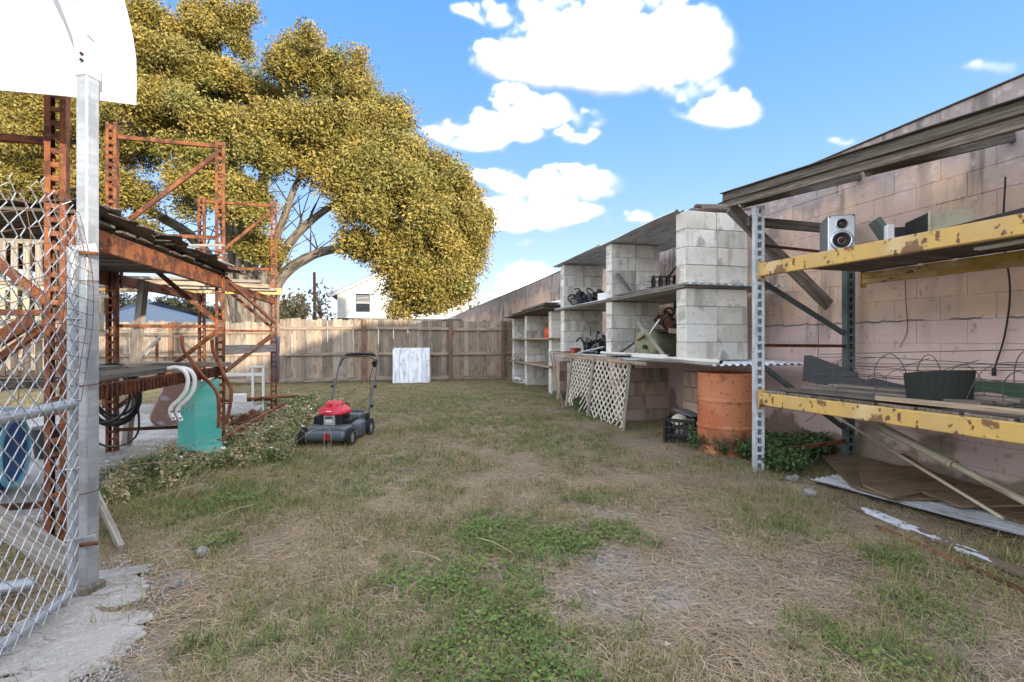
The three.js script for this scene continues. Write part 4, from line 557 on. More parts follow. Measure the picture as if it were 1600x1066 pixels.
// on the lower deck
{
  const R = rng(98);
  for (let i = 0; i < 3; i++) { const m = bar(scene, 'deck_plank', V(3.36 + i * .16, .772 + i * .0245, -3.62 + i * .1), V(3.42 + i * .14, .79 + i * .0245, -2.35 + i * .12), .15, .022, M.old[i]); tag(m, ['bottom dark plank stacked on the lower deck', 'middle dark plank stacked on the lower deck', 'topmost dark plank stacked on the lower deck'][i], 'plank'); }
  const pts = [[0, 0], [1.25, -.02], [1.25, .07], [.75, .1], [.62, .115], [.56, .09], [.5, .1], [.48, .14], [.05, .24], [0, .235]], g = slabGeo(pts, .02, .003), a = onX(1250, 600, 3.75), m = part(scene, 'black_trim_panel', g, std({ color: col(.05, .055, .058), roughness: .6, bumpMap: grainBump, bumpScale: .001 }), V(3.72, .83, -3.78), basis(V(0, 0, 0), V(.12, -.08, 1))); tag(m, 'long tapering black plastic trim panel with a notch on the lower deck', 'panel');
  const cg = (r, k) => { const g = new THREE.CylinderGeometry(r, r * .9, .24, 22, 8, true, -1.0, 2.0), p = g.attributes.position; for (let i = 0; i < p.count; i++) { const x = p.getX(i), y = p.getY(i), z = p.getZ(i); p.setXYZ(i, x * 1.15, y + (y > 0 ? .10 * x - .5 * x * x : 0), z - .2 + k); } g.computeVertexNormals(); return g; }, mesh = tex(256, 256, [.09, .09], (x, y) => { const a = vnoise(x * 24, y * 24, 511, 24, 24), b = vnoise(x * 12, y * 12, 515, 12, 12); return mix3([.008, .009, .009], [.06, .075, .05], sstep(.55, .75, a * .7 + b * .3)); });
  const mm = part(scene, 'curved_grille', mergeGeometries([cg(.19, 0), cg(.182, -.001)]), std({ map: mesh, roughness: .7, bumpMap: grainBump, bumpScale: .004 }), V(3.44, .885, -2.44), [0, -1.05, 0]); tag(mm, 'curved black speckled grille standing on the lower deck', 'grille');
  const wires = thing('garden_wire_hoops', 'loose roll of garden border wire with looped hoops on the lower deck', 'wire', V(3.8, .78, -2.7)), wm = std({ color: col(.12, .115, .11), roughness: .6, metalness: .5 });
  for (let k = 0; k < 11; k++) { const z = -3.4 + k * .165, x = 3.55 + R() * .4, h = .17 + R() * .2, w = .05 + R() * .03, ry = R(); tube(wires, 'hoop', [V(x - w * ry, .77, z - w), V(x - w * ry, .77 + h * .7, z - w), V(x, .77 + h, z), V(x + w * ry, .77 + h * .7, z + w), V(x + w * ry * 1.4, .77, z + w * 1.3)], .0032, wm, 5, 6); }
  for (let k = 0; k < 9; k++) { const y = .82 + R() * .3, x = 3.5 + R() * .4; tube(wires, 'strand', [V(x, y, -3.75 + R() * .4), V(x + .1, y + .03 * R(), -3.0), V(x + (R() - .5) * .2, y + (R() - .4) * .2, -1.9 + R() * .4)], .0026, wm, 4, 5); }
  for (let k = 0; k < 5; k++) { const z = -3.5 + k * .3; tube(wires, 'strand', [V(3.45, .78, z), V(3.5, .95 + R() * .1, z + .1), V(3.6, 1.08, z + .3)], .0026, wm, 4, 4); }
  const tb = bar(scene, 'tan_batten', V(3.30, .80, -2.72), V(3.28, .825, -1.6), .06, .03, M.tan[2]); tag(tb, 'tan batten along the lower yellow beam', 'batten');
  const gb = bar(scene, 'green_box_section', V(4.28, .83, -3.2), V(4.28, .85, -1.5), .08, .13, std({ color: col(.05, .10, .06), roughness: .7 })); tag(gb, 'dark green box section at the back of the lower deck', 'box');
  const ps = part(scene, 'pink_pad', new THREE.SphereGeometry(.13, 16, 10), std({ color: col(.55, .4, .33), roughness: .9 }), V(3.9, .80, -2.45)); ps.scale.set(1, .4, 1); tag(ps, 'pale pink pad lying on the lower deck', 'pad');
}
{ // cables on the wall
  const w = M.black, m = tube(scene, 'hanging_cable', [V(4.52, 2.45, -2.72), V(4.53, 2.0, -2.74), V(4.5, 1.6, -2.68), V(4.53, 1.25, -2.73), V(4.5, .98, -2.78)], .006, w, 6, 8); tag(m, 'black cable hanging down the pink wall with a plug end', 'cable');
  const pg = part(m, 'plug', cyl(.014, .06, 10), M.black, V(4.5, .96, -2.78));
  const m2 = tube(scene, 'thin_wire', [V(4.55, 1.7, -4.42), V(4.52, 1.2, -4.4), V(4.53, .7, -4.43), V(4.5, .45, -4.38), V(4.45, .3, -4.5)], .003, M.rustDark, 5, 6); tag(m2, 'thin dark wire hanging on the wall behind the slotted post', 'wire');
  const m3 = tube(scene, 'thin_wire', [V(4.553, 2.0, -3.5), V(4.54, 1.6, -3.48), V(4.545, 1.3, -3.47), V(4.535, 1.14, -3.53)], .003, M.rustDark, 5, 6); tag(m3, 'short dark wire hanging on the wall between the rack beams', 'wire');
}
{ // pipes leaning under the rack
  const p1 = thing('drain_pipe', 'thick cream plastic pipe sloping to the ground under the yellow rack', 'pipe', V(3.7, 0, -3)); const A = V(4.2, .62, -4.0), B = V(3.95, .30, -2.68), C2 = V(3.85, .12, -2.0); rod(p1, 'pipe_body', A, B, .034, M.pvcDirty, .034, 16); rod(p1, 'inner_pipe', B, C2, .024, M.pvcDirty, .024, 14); rod(p1, 'socket', B.clone().lerp(A, .04), B, .039, M.pvcDirty, .039, 16);
  const p2 = rod(scene, 'thin_conduit', V(4.1, .56, -4.0), V(3.8, .06, -2.3), .012, M.pvcDirty, .012, 10); tag(p2, 'thin tan conduit sloping beside the thick cream pipe', 'conduit');
  const an = bar(scene, 'rusty_angle', V(4.33, .20, -3.36), V(4.15, .05, -2.75), .05, .012, M.rust, .6); tag(an, 'short rusty angle iron lying against the foot of the wall', 'iron');
}
{ // sheets lying on the ground in front of the rack
  const mats = [[[1285, 722], [1325, 718], [1500, 762], [1620, 795], [1620, 838], [1500, 795], [1390, 790], [1330, 770]], [[1340, 745], [1420, 742], [1610, 800], [1620, 808], [1500, 810], [1440, 785], [1395, 795], [1350, 775]]];
  mats.forEach((p, i) => { const w = p.map(([u, v]) => gnd(u, v)).map(q => [q.x, q.z]); const g = flatSlab(w, .012, .003), m = part(scene, 'rotten_board', g, i ? std({ map: tanWood, color: col(.62, .56, .46), roughness: .97, bumpMap: grainBump, bumpScale: .01 }) : std({ map: tanWood, color: col(.5, .45, .38), roughness: .97, bumpMap: grainBump, bumpScale: .01 }), V(0, .05 + i * .022, 0), [0, 0, 0]); tag(m, i ? 'upper rotten brown board on the ground under the yellow rack' : 'lower rotten brown board on the ground under the yellow rack', 'board'); });
  const a = gnd(1272, 760), b = gnd(1640, 862), L = a.distanceTo(b), g = corrGeo(.55, L, .008, .07, .003), X = b.clone().sub(a).normalize(), c = mid(a, b).add(V(.3, .035, -.12)); const ang = Math.atan2(X.x, X.z), m = part(scene, 'corrugated_sheet', g, M.tin, c, [0, ang, 0]); tag(m, 'corrugated metal sheet half hidden under the rotten boards', 'sheet');
  const d = gnd(1335, 796), e = gnd(1630, 918), m4 = bar(scene, 'white_trim_board', d.clone().setY(.03), e.clone().setY(.03), .075, .022, std({ map: tex(1024, 128, [1.6, .2], (x, y) => { const a = fbm(x * 12, y * 3, 5, 501, 12, 3), b = fbm(x * 60, y * 8, 3, 505, 60, 8); return mix3(mix3([.62, .66, .70], [.48, .5, .52], b), [.16, .115, .075], sstep(.47, .55, a + (b - .5) * .3)); }), roughness: .9, bumpMap: grainBump, bumpScale: .006 })); tag(m4, 'flaking white board lying in the dirt in front of the corrugated sheet', 'board');
  const m5 = bar(scene, 'rusty_rail', gnd(1370, 825).setY(.012), gnd(1640, 945).setY(.012), .03, .02, M.rust); tag(m5, 'rusty rail half sunk in the dirt beside the flaking white board', 'rail');
}
// ---------------------------------------------------------------- white tin sheets against the fence
for (let i = 0; i < 2; i++) { const g = corrGeo(1.0, .98, .011, .125, .003, (x, z) => .006 * Math.sin(x * 7 + z * 3)); const m = part(scene, 'tin_sheet', g, M.tinWhite, V(.44 + i * .04, .50 + i * .03, -14.03 - i * .07), [Math.PI / 2 - .26, .02, 0]); m.rotation.set(Math.PI / 2 - .25, 0, i ? -.02 : .015); tag(m, i ? 'rear of two white corrugated sheets propped on the fence, standing a little higher' : 'front of two white corrugated sheets propped on the fence', 'sheet'); }

// ---------------------------------------------------------------- the lawn mower (its front towards the camera)
{
  const m = thing('lawn_mower', 'red and grey walk-behind lawn mower parked on the grass', 'lawn mower', V(-.68, 0, -6.2), undefined, -.27);
  const sh = new THREE.Shape(); sh.moveTo(-.2, .36); sh.quadraticCurveTo(-.26, .34, -.265, .22); sh.lineTo(-.265, -.2); sh.quadraticCurveTo(-.26, -.4, -.16, -.43); sh.lineTo(.17, -.43); sh.quadraticCurveTo(.3, -.36, .3, -.1); sh.lineTo(.285, .2); sh.quadraticCurveTo(.27, .35, .2, .36); sh.lineTo(-.2, .36);
  const dg = new THREE.ExtrudeGeometry(sh, { depth: .08, bevelEnabled: true, bevelSize: .035, bevelThickness: .045, bevelSegments: 4, curveSegments: 10 }); dg.rotateX(-Math.PI / 2); dg.scale(.86, 1, -.86);
  { const i = dg.index; const p = dg.attributes.position; for (let k = 0; k < p.count; k += 3) { for (const a of [dg.attributes.position, dg.attributes.normal, dg.attributes.uv]) { const s = a.itemSize, A = a.array; for (let c = 0; c < s; c++) { const t = A[(k + 1) * s + c]; A[(k + 1) * s + c] = A[(k + 2) * s + c]; A[(k + 2) * s + c] = t; } } } dg.computeVertexNormals(); }
  const deck = lpart(m, 'deck', dg, M.deckGrey, [0, .095, 0]);
  lpart(deck, 'front_shroud', new THREE.CapsuleGeometry(.062, .36, 6, 18).rotateZ(Math.PI / 2), M.deckGrey, [0, .02, .325]); lpart(deck, 'badge', cbox(.075, .075, .008, .003), M.redDark, [.03, .022, .386]);
  lpart(deck, 'side_chute', new THREE.SphereGeometry(.13, 18, 12), M.deckGrey, [.22, .05, -.05]).scale.set(.6, .75, 1.5);
  lpart(deck, 'chute_ridge', cbox(.03, .02, .5, .006), M.deckGrey, [.235, .125, -.05], [0, .12, 0]);
  const wheel = (x, z, r) => { const w = new THREE.Group(); w.name = 'wheel'; w.position.set(x, r, z); m.add(w); lpart(w, 'tyre', new THREE.LatheGeometry([[r * .62, -.024], [r * .92, -.026], [r, -.018], [r, .018], [r * .92, .026], [r * .62, .024], [r * .62, -.024]].map(q => new THREE.Vector2(...q)), 30).rotateZ(Math.PI / 2), M.rubber); lpart(w, 'rim', new THREE.LatheGeometry([[0, -.02], [r * .25, -.022], [r * .3, -.008], [r * .6, -.012], [r * .63, -.02], [r * .63, .02], [r * .6, .012], [r * .3, .008], [r * .25, .022], [0, .02]].map(q => new THREE.Vector2(...q)), 26).rotateZ(Math.PI / 2), M.silver); for (let k = 0; k < 24; k++) { const a = k / 24 * 6.283; lpart(w, 'tread_lug', cbox(.05, .01, .008, .002), M.rubber, [0, Math.cos(a) * r, Math.sin(a) * r], [a, 0, 0]); } };
  wheel(-.275, .28, .1); wheel(.275, .28, .1); wheel(-.28, -.34, .105); wheel(.29, -.34, .105);
  const en = lpart(m, 'engine', new RoundedBoxGeometry(.27, .15, .27, 3, .02), M.black, [-.01, .27, .04]);
  for (let k = 0; k < 6; k++) lpart(en, 'cooling_fin', cbox(.02, .006, .2, .001), M.darkPlastic, [.14, -.05 + k * .02, 0]);
  const guard = lpart(m, 'muffler_guard', new RoundedBoxGeometry(.13, .12, .05, 3, .012), M.silver, [-.01, .275, .19]); lpart(guard, 'label_plate', cbox(.075, .04, .004, .001), M.white, [0, -.005, .027]); for (let k = 0; k < 4; k++) lpart(guard, 'slot', cbox(.09, .005, .004, .001), M.black, [0, .03 + k * .008 - .012, .026]);
  lpart(m, 'air_filter', new RoundedBoxGeometry(.09, .1, .14, 3, .02), M.black, [-.19, .26, .06]); lpart(m, 'fuel_tank', new RoundedBoxGeometry(.12, .08, .22, 3, .03), M.black, [.15, .25, .0]);
  const hood = new THREE.LatheGeometry([[.205, 0], [.215, .015], [.2, .045], [.165, .075], [.125, .095], [.118, .13], [.1, .148], [.05, .156], [0, .157]].map(q => new THREE.Vector2(...q)), 36); const sr = lpart(m, 'engine_shroud', hood, M.red, [-.01, .345, .04], [.06, 0, 0]); sr.scale.set(.92, .9, .9);
  for (let k = 0; k < 10; k++) { const a = k / 10 * 6.283; lpart(sr, 'vent_rib', cbox(.012, .03, .006, .002), M.redDark, [Math.sin(a) * .121, .112, Math.cos(a) * .121], [0, a, 0]); } lpart(sr, 'emblem', cbox(.07, .012, .003, .001), M.white, [0, .052, .205], [-.75, 0, 0]);
  lpart(m, 'rear_flap', cbox(.4, .2, .02, .006), M.deckGrey, [0, .22, -.42], [.35, 0, 0]); lpart(m, 'rear_housing', new RoundedBoxGeometry(.42, .14, .2, 3, .03), M.deckGrey, [0, .22, -.32]);
  const pl = (n, pts, r, mat, rad = 8) => lpart(m, n, tubeGeo(pts.map(p => V(...p)), r, rad, 8, .3), mat);
  const tubeM = std({ color: col(.10, .105, .115), roughness: .4, metalness: .5 });
  for (const s of [-1, 1]) { pl('lower_handle', [[s * .25, .2, -.36], [s * .255, .34, -.42], [s * .262, .62, -.58]], .0135, tubeM); lpart(m, 'knob', cyl(.022, .03, 12).rotateZ(Math.PI / 2), M.black, [s * .285, .36, -.43]); lpart(m, 'knob', cyl(.02, .03, 12).rotateZ(Math.PI / 2), M.black, [s * .285, .6, -.57]); lpart(m, 'bracket', cbox(.03, .1, .09, .004), M.black, [s * .25, .23, -.37]); }
  pl('upper_handle', [[-.262, .56, -.55], [-.262, .78, -.68], [-.255, .93, -.77], [-.22, 1.0, -.82], [-.12, 1.02, -.84], [.12, 1.02, -.84], [.22, 1.0, -.82], [.255, .93, -.77], [.262, .78, -.68], [.262, .56, -.55]], .0135, tubeM);
  pl('blade_bail', [[-.235, .86, -.70], [-.21, .955, -.75], [-.1, .985, -.78], [.1, .985, -.78], [.21, .955, -.75], [.235, .86, -.70]], .007, M.black, 6);
  lpart(m, 'grip', tubeGeo([[-.2, 1.005, -.825], [-.1, 1.022, -.84], [.1, 1.022, -.84], [.2, 1.005, -.825]].map(p => V(...p)), .019, 8, 6), M.black);
  const th = lpart(m, 'throttle_box', new RoundedBoxGeometry(.05, .1, .07, 2, .012), M.black, [.23, .90, -.73], [.5, 0, 0]); lpart(th, 'lever', cbox(.02, .05, .03, .004), M.orange, [-.03, .01, .02]); pl('cable', [[.22, .88, -.72], [.2, .7, -.6], [.24, .5, -.5], [.15, .38, -.3]], .005, M.black, 5); lpart(m, 'trigger', cbox(.05, .03, .02, .004), M.tan[2], [.16, 1.05, -.84]);
  pl('starter_rope', [[.05, .46, -.06], [.12, .6, -.3], [.24, .75, -.62]], .003, M.black, 4);
  lpart(m, 'side_bar', cbox(.03, .02, .22, .004), M.tan[2], [-.25, .2, .12], [-.35, .3, 0]);
}
// ---------------------------------------------------------------- the rusty rack on the left
const XR2 = -1.87, XL2 = -2.9, ZN = -3.28, ZM = -5.95, ZF = -8.4;
{
  const r = thing('pallet_rack', 'tall rusty pallet rack of two bays with a sagging plywood deck', 'rack', V(-2.4, 0, -5.9)), R = rng(111);
  for (const z of [ZN, ZM, ZF]) {
    for (const x of [XR2, XL2]) slotPost(r, 'post', x, z, 0, z === ZM ? (x === XL2 ? 3.5 : 3.4) : 3.42, M.rust, .095, .075, x === XR2 ? .25 : .1);
    const zz = z - .035; bar(r, 'strut', V(XL2 + .05, 3.36, zz), V(XR2 - .05, 3.35, zz), .035, .04, M.rust); bar(r, 'strut', V(XL2 + .05, 2.33, zz), V(XR2 - .05, 2.34, zz), .035, .04, M.rust); bar(r, 'brace', V(XL2 + .08, 2.42, zz), V(XR2 - .05, 3.26, zz), .035, .045, M.rust); bar(r, 'brace', V(XL2 + .05, 2.28, zz), V(XR2 - .05, 1.42, zz), .035, .045, M.rust); bar(r, 'strut', V(XL2 + .05, 1.36, zz), V(XR2 - .05, 1.36, zz), .03, .035, M.rust); bar(r, 'brace', V(XL2 + .05, .5, zz), V(XR2 - .05, 1.3, zz), .035, .04, M.rust); bar(r, 'strut', V(XL2 + .05, .26, zz), V(XR2 - .05, .27, zz), .03, .035, M.rustDark);
  }
  const beam = (x, y, za, zb, h, m) => { const b = bar(r, 'beam', V(x, y, za), V(x, y, zb), .05, h, m, 0, .006); for (const z of [za - .03, zb + .03]) part(b, 'end_plate', cbox(.012, h + .07, .05, .002), m, V(x + .035, y, z)); return b; };
  const g = .05; beam(XR2 + .015, 1.845, ZN - g, ZM + .02, .14, M.rustOrange); beam(XL2, 1.845, ZN - g, ZM + .02, .14, M.rust); beam(XR2, 1.83, ZM - .1, ZF + .02, .10, M.rust); beam(XL2, 1.86, ZM - .1, ZF + .02, .11, M.rustDark);
  for (const x of [XR2 + .01, XL2]) { const b = beam(x, .87, ZN - g, ZM + .02, .085, M.rustDark); for (let k = 0; k < 44; k++) part(b, 'rib', cbox(.075, .095, .018, .003), M.rustDark, V(x + .005, .872, ZN - .12 - k * .058)); }
  bar(r, 'side_board', V(XR2 + .02, 1.10, ZM - .06), V(XR2 + .02, 1.09, ZF + .02), .025, .11, M.grey[2]); bar(r, 'brace', V(XR2 + .03, .86, ZM - .1), V(XR2 + .03, 1.32, ZF), .025, .035, M.rust); bar(r, 'brace', V(XR2 + .03, 1.9, ZM - .1), V(XR2 + .03, 1.48, ZF + .05), .025, .05, M.rust);
  // deck: boards across, then rotten plywood sheets with curled edges
  for (let k = 0; k < 11; k++) bar(r, 'deck_board', V(XL2 - .1, 1.935, ZN - .1 - k * .25), V(XR2 + .06 + R() * .05, 1.935 + R() * .01, ZN - .1 - k * .25 + (R() - .5) * .05), .2, .02, M.old[k % 3]);
  for (const [x0, x1, z0, z1, y, sd] of [[-3.1, -1.72, ZN - .02, -4.5, 1.962, 3], [-3.05, -1.66, -4.3, -6.15, 1.972, 4], [-2.9, -1.75, -3.5, -5.6, 1.99, 5]]) {
    const n = 16, P = [], I = [], UV = []; for (const s of [0, 1]) for (let j = 0; j <= n; j++) for (let i = 0; i <= n; i++) { const jag = (i === n ? (hash2(j, sd, 1) - .5) * .12 : 0), x = lerp(x0, x1, i / n) + jag, z = lerp(z0, z1, j / n) + (j === n || j === 0 ? (hash2(i, sd, 2) - .5) * .1 : 0), e = Math.pow(i / n, 6); P.push(x, y + s * .012 + (fbm(x * 2.5, z * 2.5, 3, sd) - .3) * .09 * (.4 + e) - e * .03 * sstep(.3, .9, j / n), z); UV.push(z, x); }
    const N = (n + 1) * (n + 1); for (let j = 0; j < n; j++) for (let i = 0; i < n; i++) { const a = j * (n + 1) + i, b = a + n + 1; I.push(a, a + 1, b, a + 1, b + 1, b, N + a, N + b, N + a + 1, N + a + 1, N + b, N + b + 1); } for (let j = 0; j < n; j++) { const a = j * (n + 1) + n, b = a + n + 1; I.push(a, a + N, b, b, a + N, b + N); const c = j, d = n * (n + 1) + j; I.push(c, c + N, c + 1, c + 1, c + N, c + 1 + N, d, d + 1, d + N, d + 1, d + 1 + N, d + N); }
    const gg = new THREE.BufferGeometry(); gg.setAttribute('position', new THREE.Float32BufferAttribute(P, 3)); gg.setAttribute('uv', new THREE.Float32BufferAttribute(UV, 2)); gg.setIndex(I); gg.computeVertexNormals(); wrld(r, 'plywood_sheet', gg, M.old[sd === 5 ? 2 : 0]);
  }
  for (const [a, b] of [[V(-1.74, 1.99, -4.55), V(-1.50, 2.06, -4.85)], [V(-1.8, 2.03, -4.7), V(-1.56, 2.03, -5.1)], [V(-1.78, 2.02, -5.2), V(-1.68, 2.0, -5.7)]]) bar(r, 'splinter', a, b, .07, .014, M.grey[2], .2);
}
{
  const add = (n, l, c, a, b, w, h, m, roll) => { const o = bar(scene, n, a, b, w, h, m, roll); tag(o, l, c); return o; };
  add('yellow_beam', 'long yellow beam laid across the far end of the rusty rack', 'beam', V(-4.5, 1.975, -8.25), V(-1.72, 1.97, -8.25), .08, .10, M.yellow);
  add('grey_batten', 'wide pale grey batten under the yellow beam', 'batten', V(-4.0, 1.95, -7.7), V(-1.7, 1.945, -7.75), .2, .04, M.grey[3]); add('tan_plank', 'tan plank lying across the rack below the yellow beam', 'plank', V(-3.3, 1.945, -7.1), V(-1.65, 1.93, -7.15), .18, .05, M.tan[2]); add('narrow_plank', 'narrow weathered plank across the middle of the rack far bay', 'plank', V(-3.2, 1.945, -6.6), V(-1.6, 1.93, -6.55), .1, .035, M.grey[2]);
  add('leaning_plank', 'thick grey plank leaning inside the rusty rack', 'plank', V(-2.9, .03, -6.25), V(-2.62, 1.85, -6.0), .13, .05, M.grey[1], 1.57); add('cross_plank', 'grey plank laid across the ribbed beams of the rack', 'plank', V(-3.05, .955, -5.75), V(-1.72, .952, -5.75), .16, .045, M.old[2]);
  add('second_plank', 'short grey plank leaning in the rack by the sunlit fence', 'plank', V(-3.9, .6, -8.2), V(-3.55, 1.25, -8.6), .1, .03, M.grey[2]);
  const p = slotPost(scene, 'rusty_post', -4.42, -8.24, 0, 1.92, M.rust, .09, .07, 0); tag(p, 'lone rusty post carrying the end of the yellow beam', 'post');
  const t = thing('scrap_table', 'low rusty steel table with scrap beyond the rack', 'table', V(-4.2, 0, -9.6)); bar(t, 'table_top', V(-5, .82, -9.6), V(-3.4, .82, -9.6), .6, .04, M.old[1]); for (const x of [-4.9, -3.5]) for (const z of [-9.35, -9.85]) bar(t, 'leg', V(x, 0, z), V(x, .8, z), .05, .05, M.rust); bar(t, 'brace', V(-4.9, .2, -9.35), V(-3.5, .75, -9.35), .03, .03, M.rust); bar(t, 'back_rail', V(-5, 1.3, -9.85), V(-3.3, 1.28, -9.85), .03, .04, M.tan[1]); bar(t, 'back_post', V(-4.1, .8, -9.85), V(-4.1, 1.3, -9.85), .04, .04, M.rust);
  // black hoses hung on the mid left post
  const h = thing('hose_coil', 'black hoses hanging in loops beside the rusty rack post', 'hose', V(-2.8, .3, -5.75)), R = rng(113);
  for (let k = 0; k < 6; k++) { const g = new THREE.TorusGeometry(.17 + R() * .07, .012, 6, 26); g.scale(1, 1.15 + R() * .2, 1); part(h, 'loop', g, M.black, V(-2.83 + R() * .12, .62 + R() * .06, -5.76 + k * .03), [0, (R() - .5) * .5, 0]); }
  tube(h, 'loose_end', [V(-2.7, .9, -5.7), V(-2.55, .6, -5.68), V(-2.55, .25, -5.7), V(-2.75, .13, -5.7), V(-2.95, .2, -5.72)], .01, M.black, 6, 6);
  const bl = part(scene, 'black_tub', new THREE.CylinderGeometry(.2, .16, .3, 24), M.black, V(-3.35, .18, -5.9)); tag(bl, 'black tub standing behind the hose coil', 'tub');
}
{ // white curved bumper bars hung over the ribbed beam
  const b = thing('curved_strips', 'pair of white curved metal strips with bolt holes hanging on the rack', 'strip', V(-1.95, .35, -5.2));
  for (let k = 0; k < 2; k++) { const pts = [[262, 576], [276, 574], [288, 580], [293, 592], [290, 610], [280, 624], [269, 634], [266, 643], [272, 656]].map(([u, v]) => onZ(u + k * 11, v + k * 1, -4.75 - k * .03)); const g = tubeGeo(pts, .018, 8, 5, .5); const s = wrld(b, 'strip', g, M.white); for (const [u, v] of [[268, 643], [271, 653]]) { const q = onZ(u + k * 11, v, -4.72); part(s, 'bolt_hole', cyl(.008, .006, 10), M.black, q, [Math.PI / 2, 0, 0]); } }
}
{ // upended wheelbarrow
  const w = thing('wheelbarrow', 'teal wheelbarrow stood on end with bent rusty handles', 'wheelbarrow', V(-1.92, 0, -5.45));
  const P = [], I = [], ring = (x, y, z, ww, hh) => { const o = P.length / 3; P.push(x - ww, y - hh, z, x + ww, y - hh, z, x + ww * .8, y + hh, z, x - ww * .8, y + hh, z); return o; };
  const a = ring(0, .4, 0, .27, .40), b = ring(0, .38, .2, .17, .28), c = ring(0, .4, -.004, .262, .392), d = ring(0, .38, .193, .164, .272);
  for (let k = 0; k < 4; k++) { const n = (k + 1) % 4; I.push(a + k, a + n, b + n, a + k, b + n, b + k, c + k, d + n, c + n, c + k, d + k, d + n, a + k, c + n, a + n, a + k, c + k, c + n); } I.push(b, b + 1, b + 2, b, b + 2, b + 3, d, d + 2, d + 1, d, d + 3, d + 2);
  let g = new THREE.BufferGeometry(); g.setAttribute('position', new THREE.Float32BufferAttribute(P, 3)); g.setAttribute('uv', new THREE.Float32BufferAttribute(P.flatMap((_, i) => i % 3 === 0 ? [P[i], P[i + 1]] : []), 2)); g.setIndex(I); g = g.toNonIndexed(); g.computeVertexNormals();
  part(w, 'tray', g, M.teal, V(-1.86, 0, -5.55), [-.10, -.75, .08]);
  const hM = std({ map: rustTex, color: col(1.5, 1.35, 1.3), roughness: .7, metalness: .3, bumpMap: rustBump, bumpScale: .001 });
  for (const [i, q] of [[[284, 524], [286, 545], [298, 562], [318, 588], [338, 612], [342, 640], [341, 668]], [[331, 530], [333, 548], [341, 565], [352, 590], [361, 608], [359, 635], [353, 662]]].entries()) tube(w, 'handle', q.map(([u, v]) => onZ(u, v, -5.22 - i * .05)), .017, hM, 8, 5);
  tube(w, 'cross_rod', [onZ(342, 630, -5.22), onZ(360, 630, -5.27)], .008, M.rust);
}
{
  const f = thing('car_fender', 'dull rusty car fender standing on the slab beyond the white strips', 'fender', V(-3.6, 0, -7.75)), out = [[247, 636], [242, 652], [250, 661], [275, 663], [304, 662], [312, 604], [298, 590], [280, 588], [264, 598], [254, 618]].map(([u, v]) => onZ(u, v, -7.75)), c0 = onZ(277, 632, -7.75);
  const fg = new THREE.ExtrudeGeometry(new THREE.Shape(new THREE.CatmullRomCurve3(out.map(q => V(q.x - c0.x, q.y - c0.y, 0)), true).getPoints(40).map(q => new THREE.Vector2(q.x, q.y))), { depth: .02, bevelEnabled: true, bevelSize: .035, bevelThickness: .05, bevelSegments: 5 });
  part(f, 'panel', fg, std({ map: tex(256, 256, .8, (x, y) => mix3([.24, .21, .235], [.16, .085, .06], sstep(.42, .56, fbm(x * 5, y * 5, 5, 521, 5)))), roughness: .5, metalness: .2, bumpMap: rustBump, bumpScale: .001 }), c0, [-.12, .15, 0]);
  const bs = thing('white_stand', 'small white metal stand at the far post of the rack', 'stand', V(-2.2, 0, -8.2)); for (const x of [-2.15, -2.0]) bar(bs, 'leg', V(x, 0, -8.3), V(x, .78, -8.3), .03, .045, M.white); bar(bs, 'rail', V(-2.75, .68, -8.3), V(-2.0, .68, -8.3), .03, .05, M.white); bar(bs, 'top_bracket', V(-2.2, .8, -8.3), V(-1.98, .8, -8.3), .06, .03, M.white);
  scrapPile('rusty_scrap', 'low heap of rusty scrap at the foot of the rack far bay', V(-1.95, 0, -7.6), rng(114), 16, V(.6, .3, 1.0), [M.rust, M.rustDark, M.rustOrange, M.greyCase]);
  const pl = bar(scene, 'rusty_plank', V(-2.4, .30, -8.35), V(-1.5, .34, -8.2), .16, .03, M.rust); tag(pl, 'rust-red plank lying across the scrap at the far post', 'plank');
  const bar2 = bar(scene, 'rusty_bar', V(-1.85, .12, -5.6), V(-1.55, .3, -7.6), .03, .04, M.rust); tag(bar2, 'rusty flat bar running from the wheelbarrow to the scrap heap', 'bar');
  const cbx = part(scene, 'white_carton', cbox(.16, .12, .12, .008), M.white, V(-2.05, .42, -7.3), [0, .3, 0]); tag(cbx, 'small white carton on the rusty scrap heap', 'box');
  const can = thing('rusty_can', 'rusty round can lid in the weeds before the wheelbarrow', 'can', gnd(376, 696)); { const q = gnd(376, 696); part(can, 'can_body', new THREE.CylinderGeometry(.055, .055, .09, 20), M.rustOrange, V(q.x, .06, q.z), [1.25, 0, .2]); part(can, 'can_rim', new THREE.TorusGeometry(.055, .005, 6, 20), M.rustDark, V(q.x + .0, .075, q.z + .045), [-.3, 0, 0]); }
}
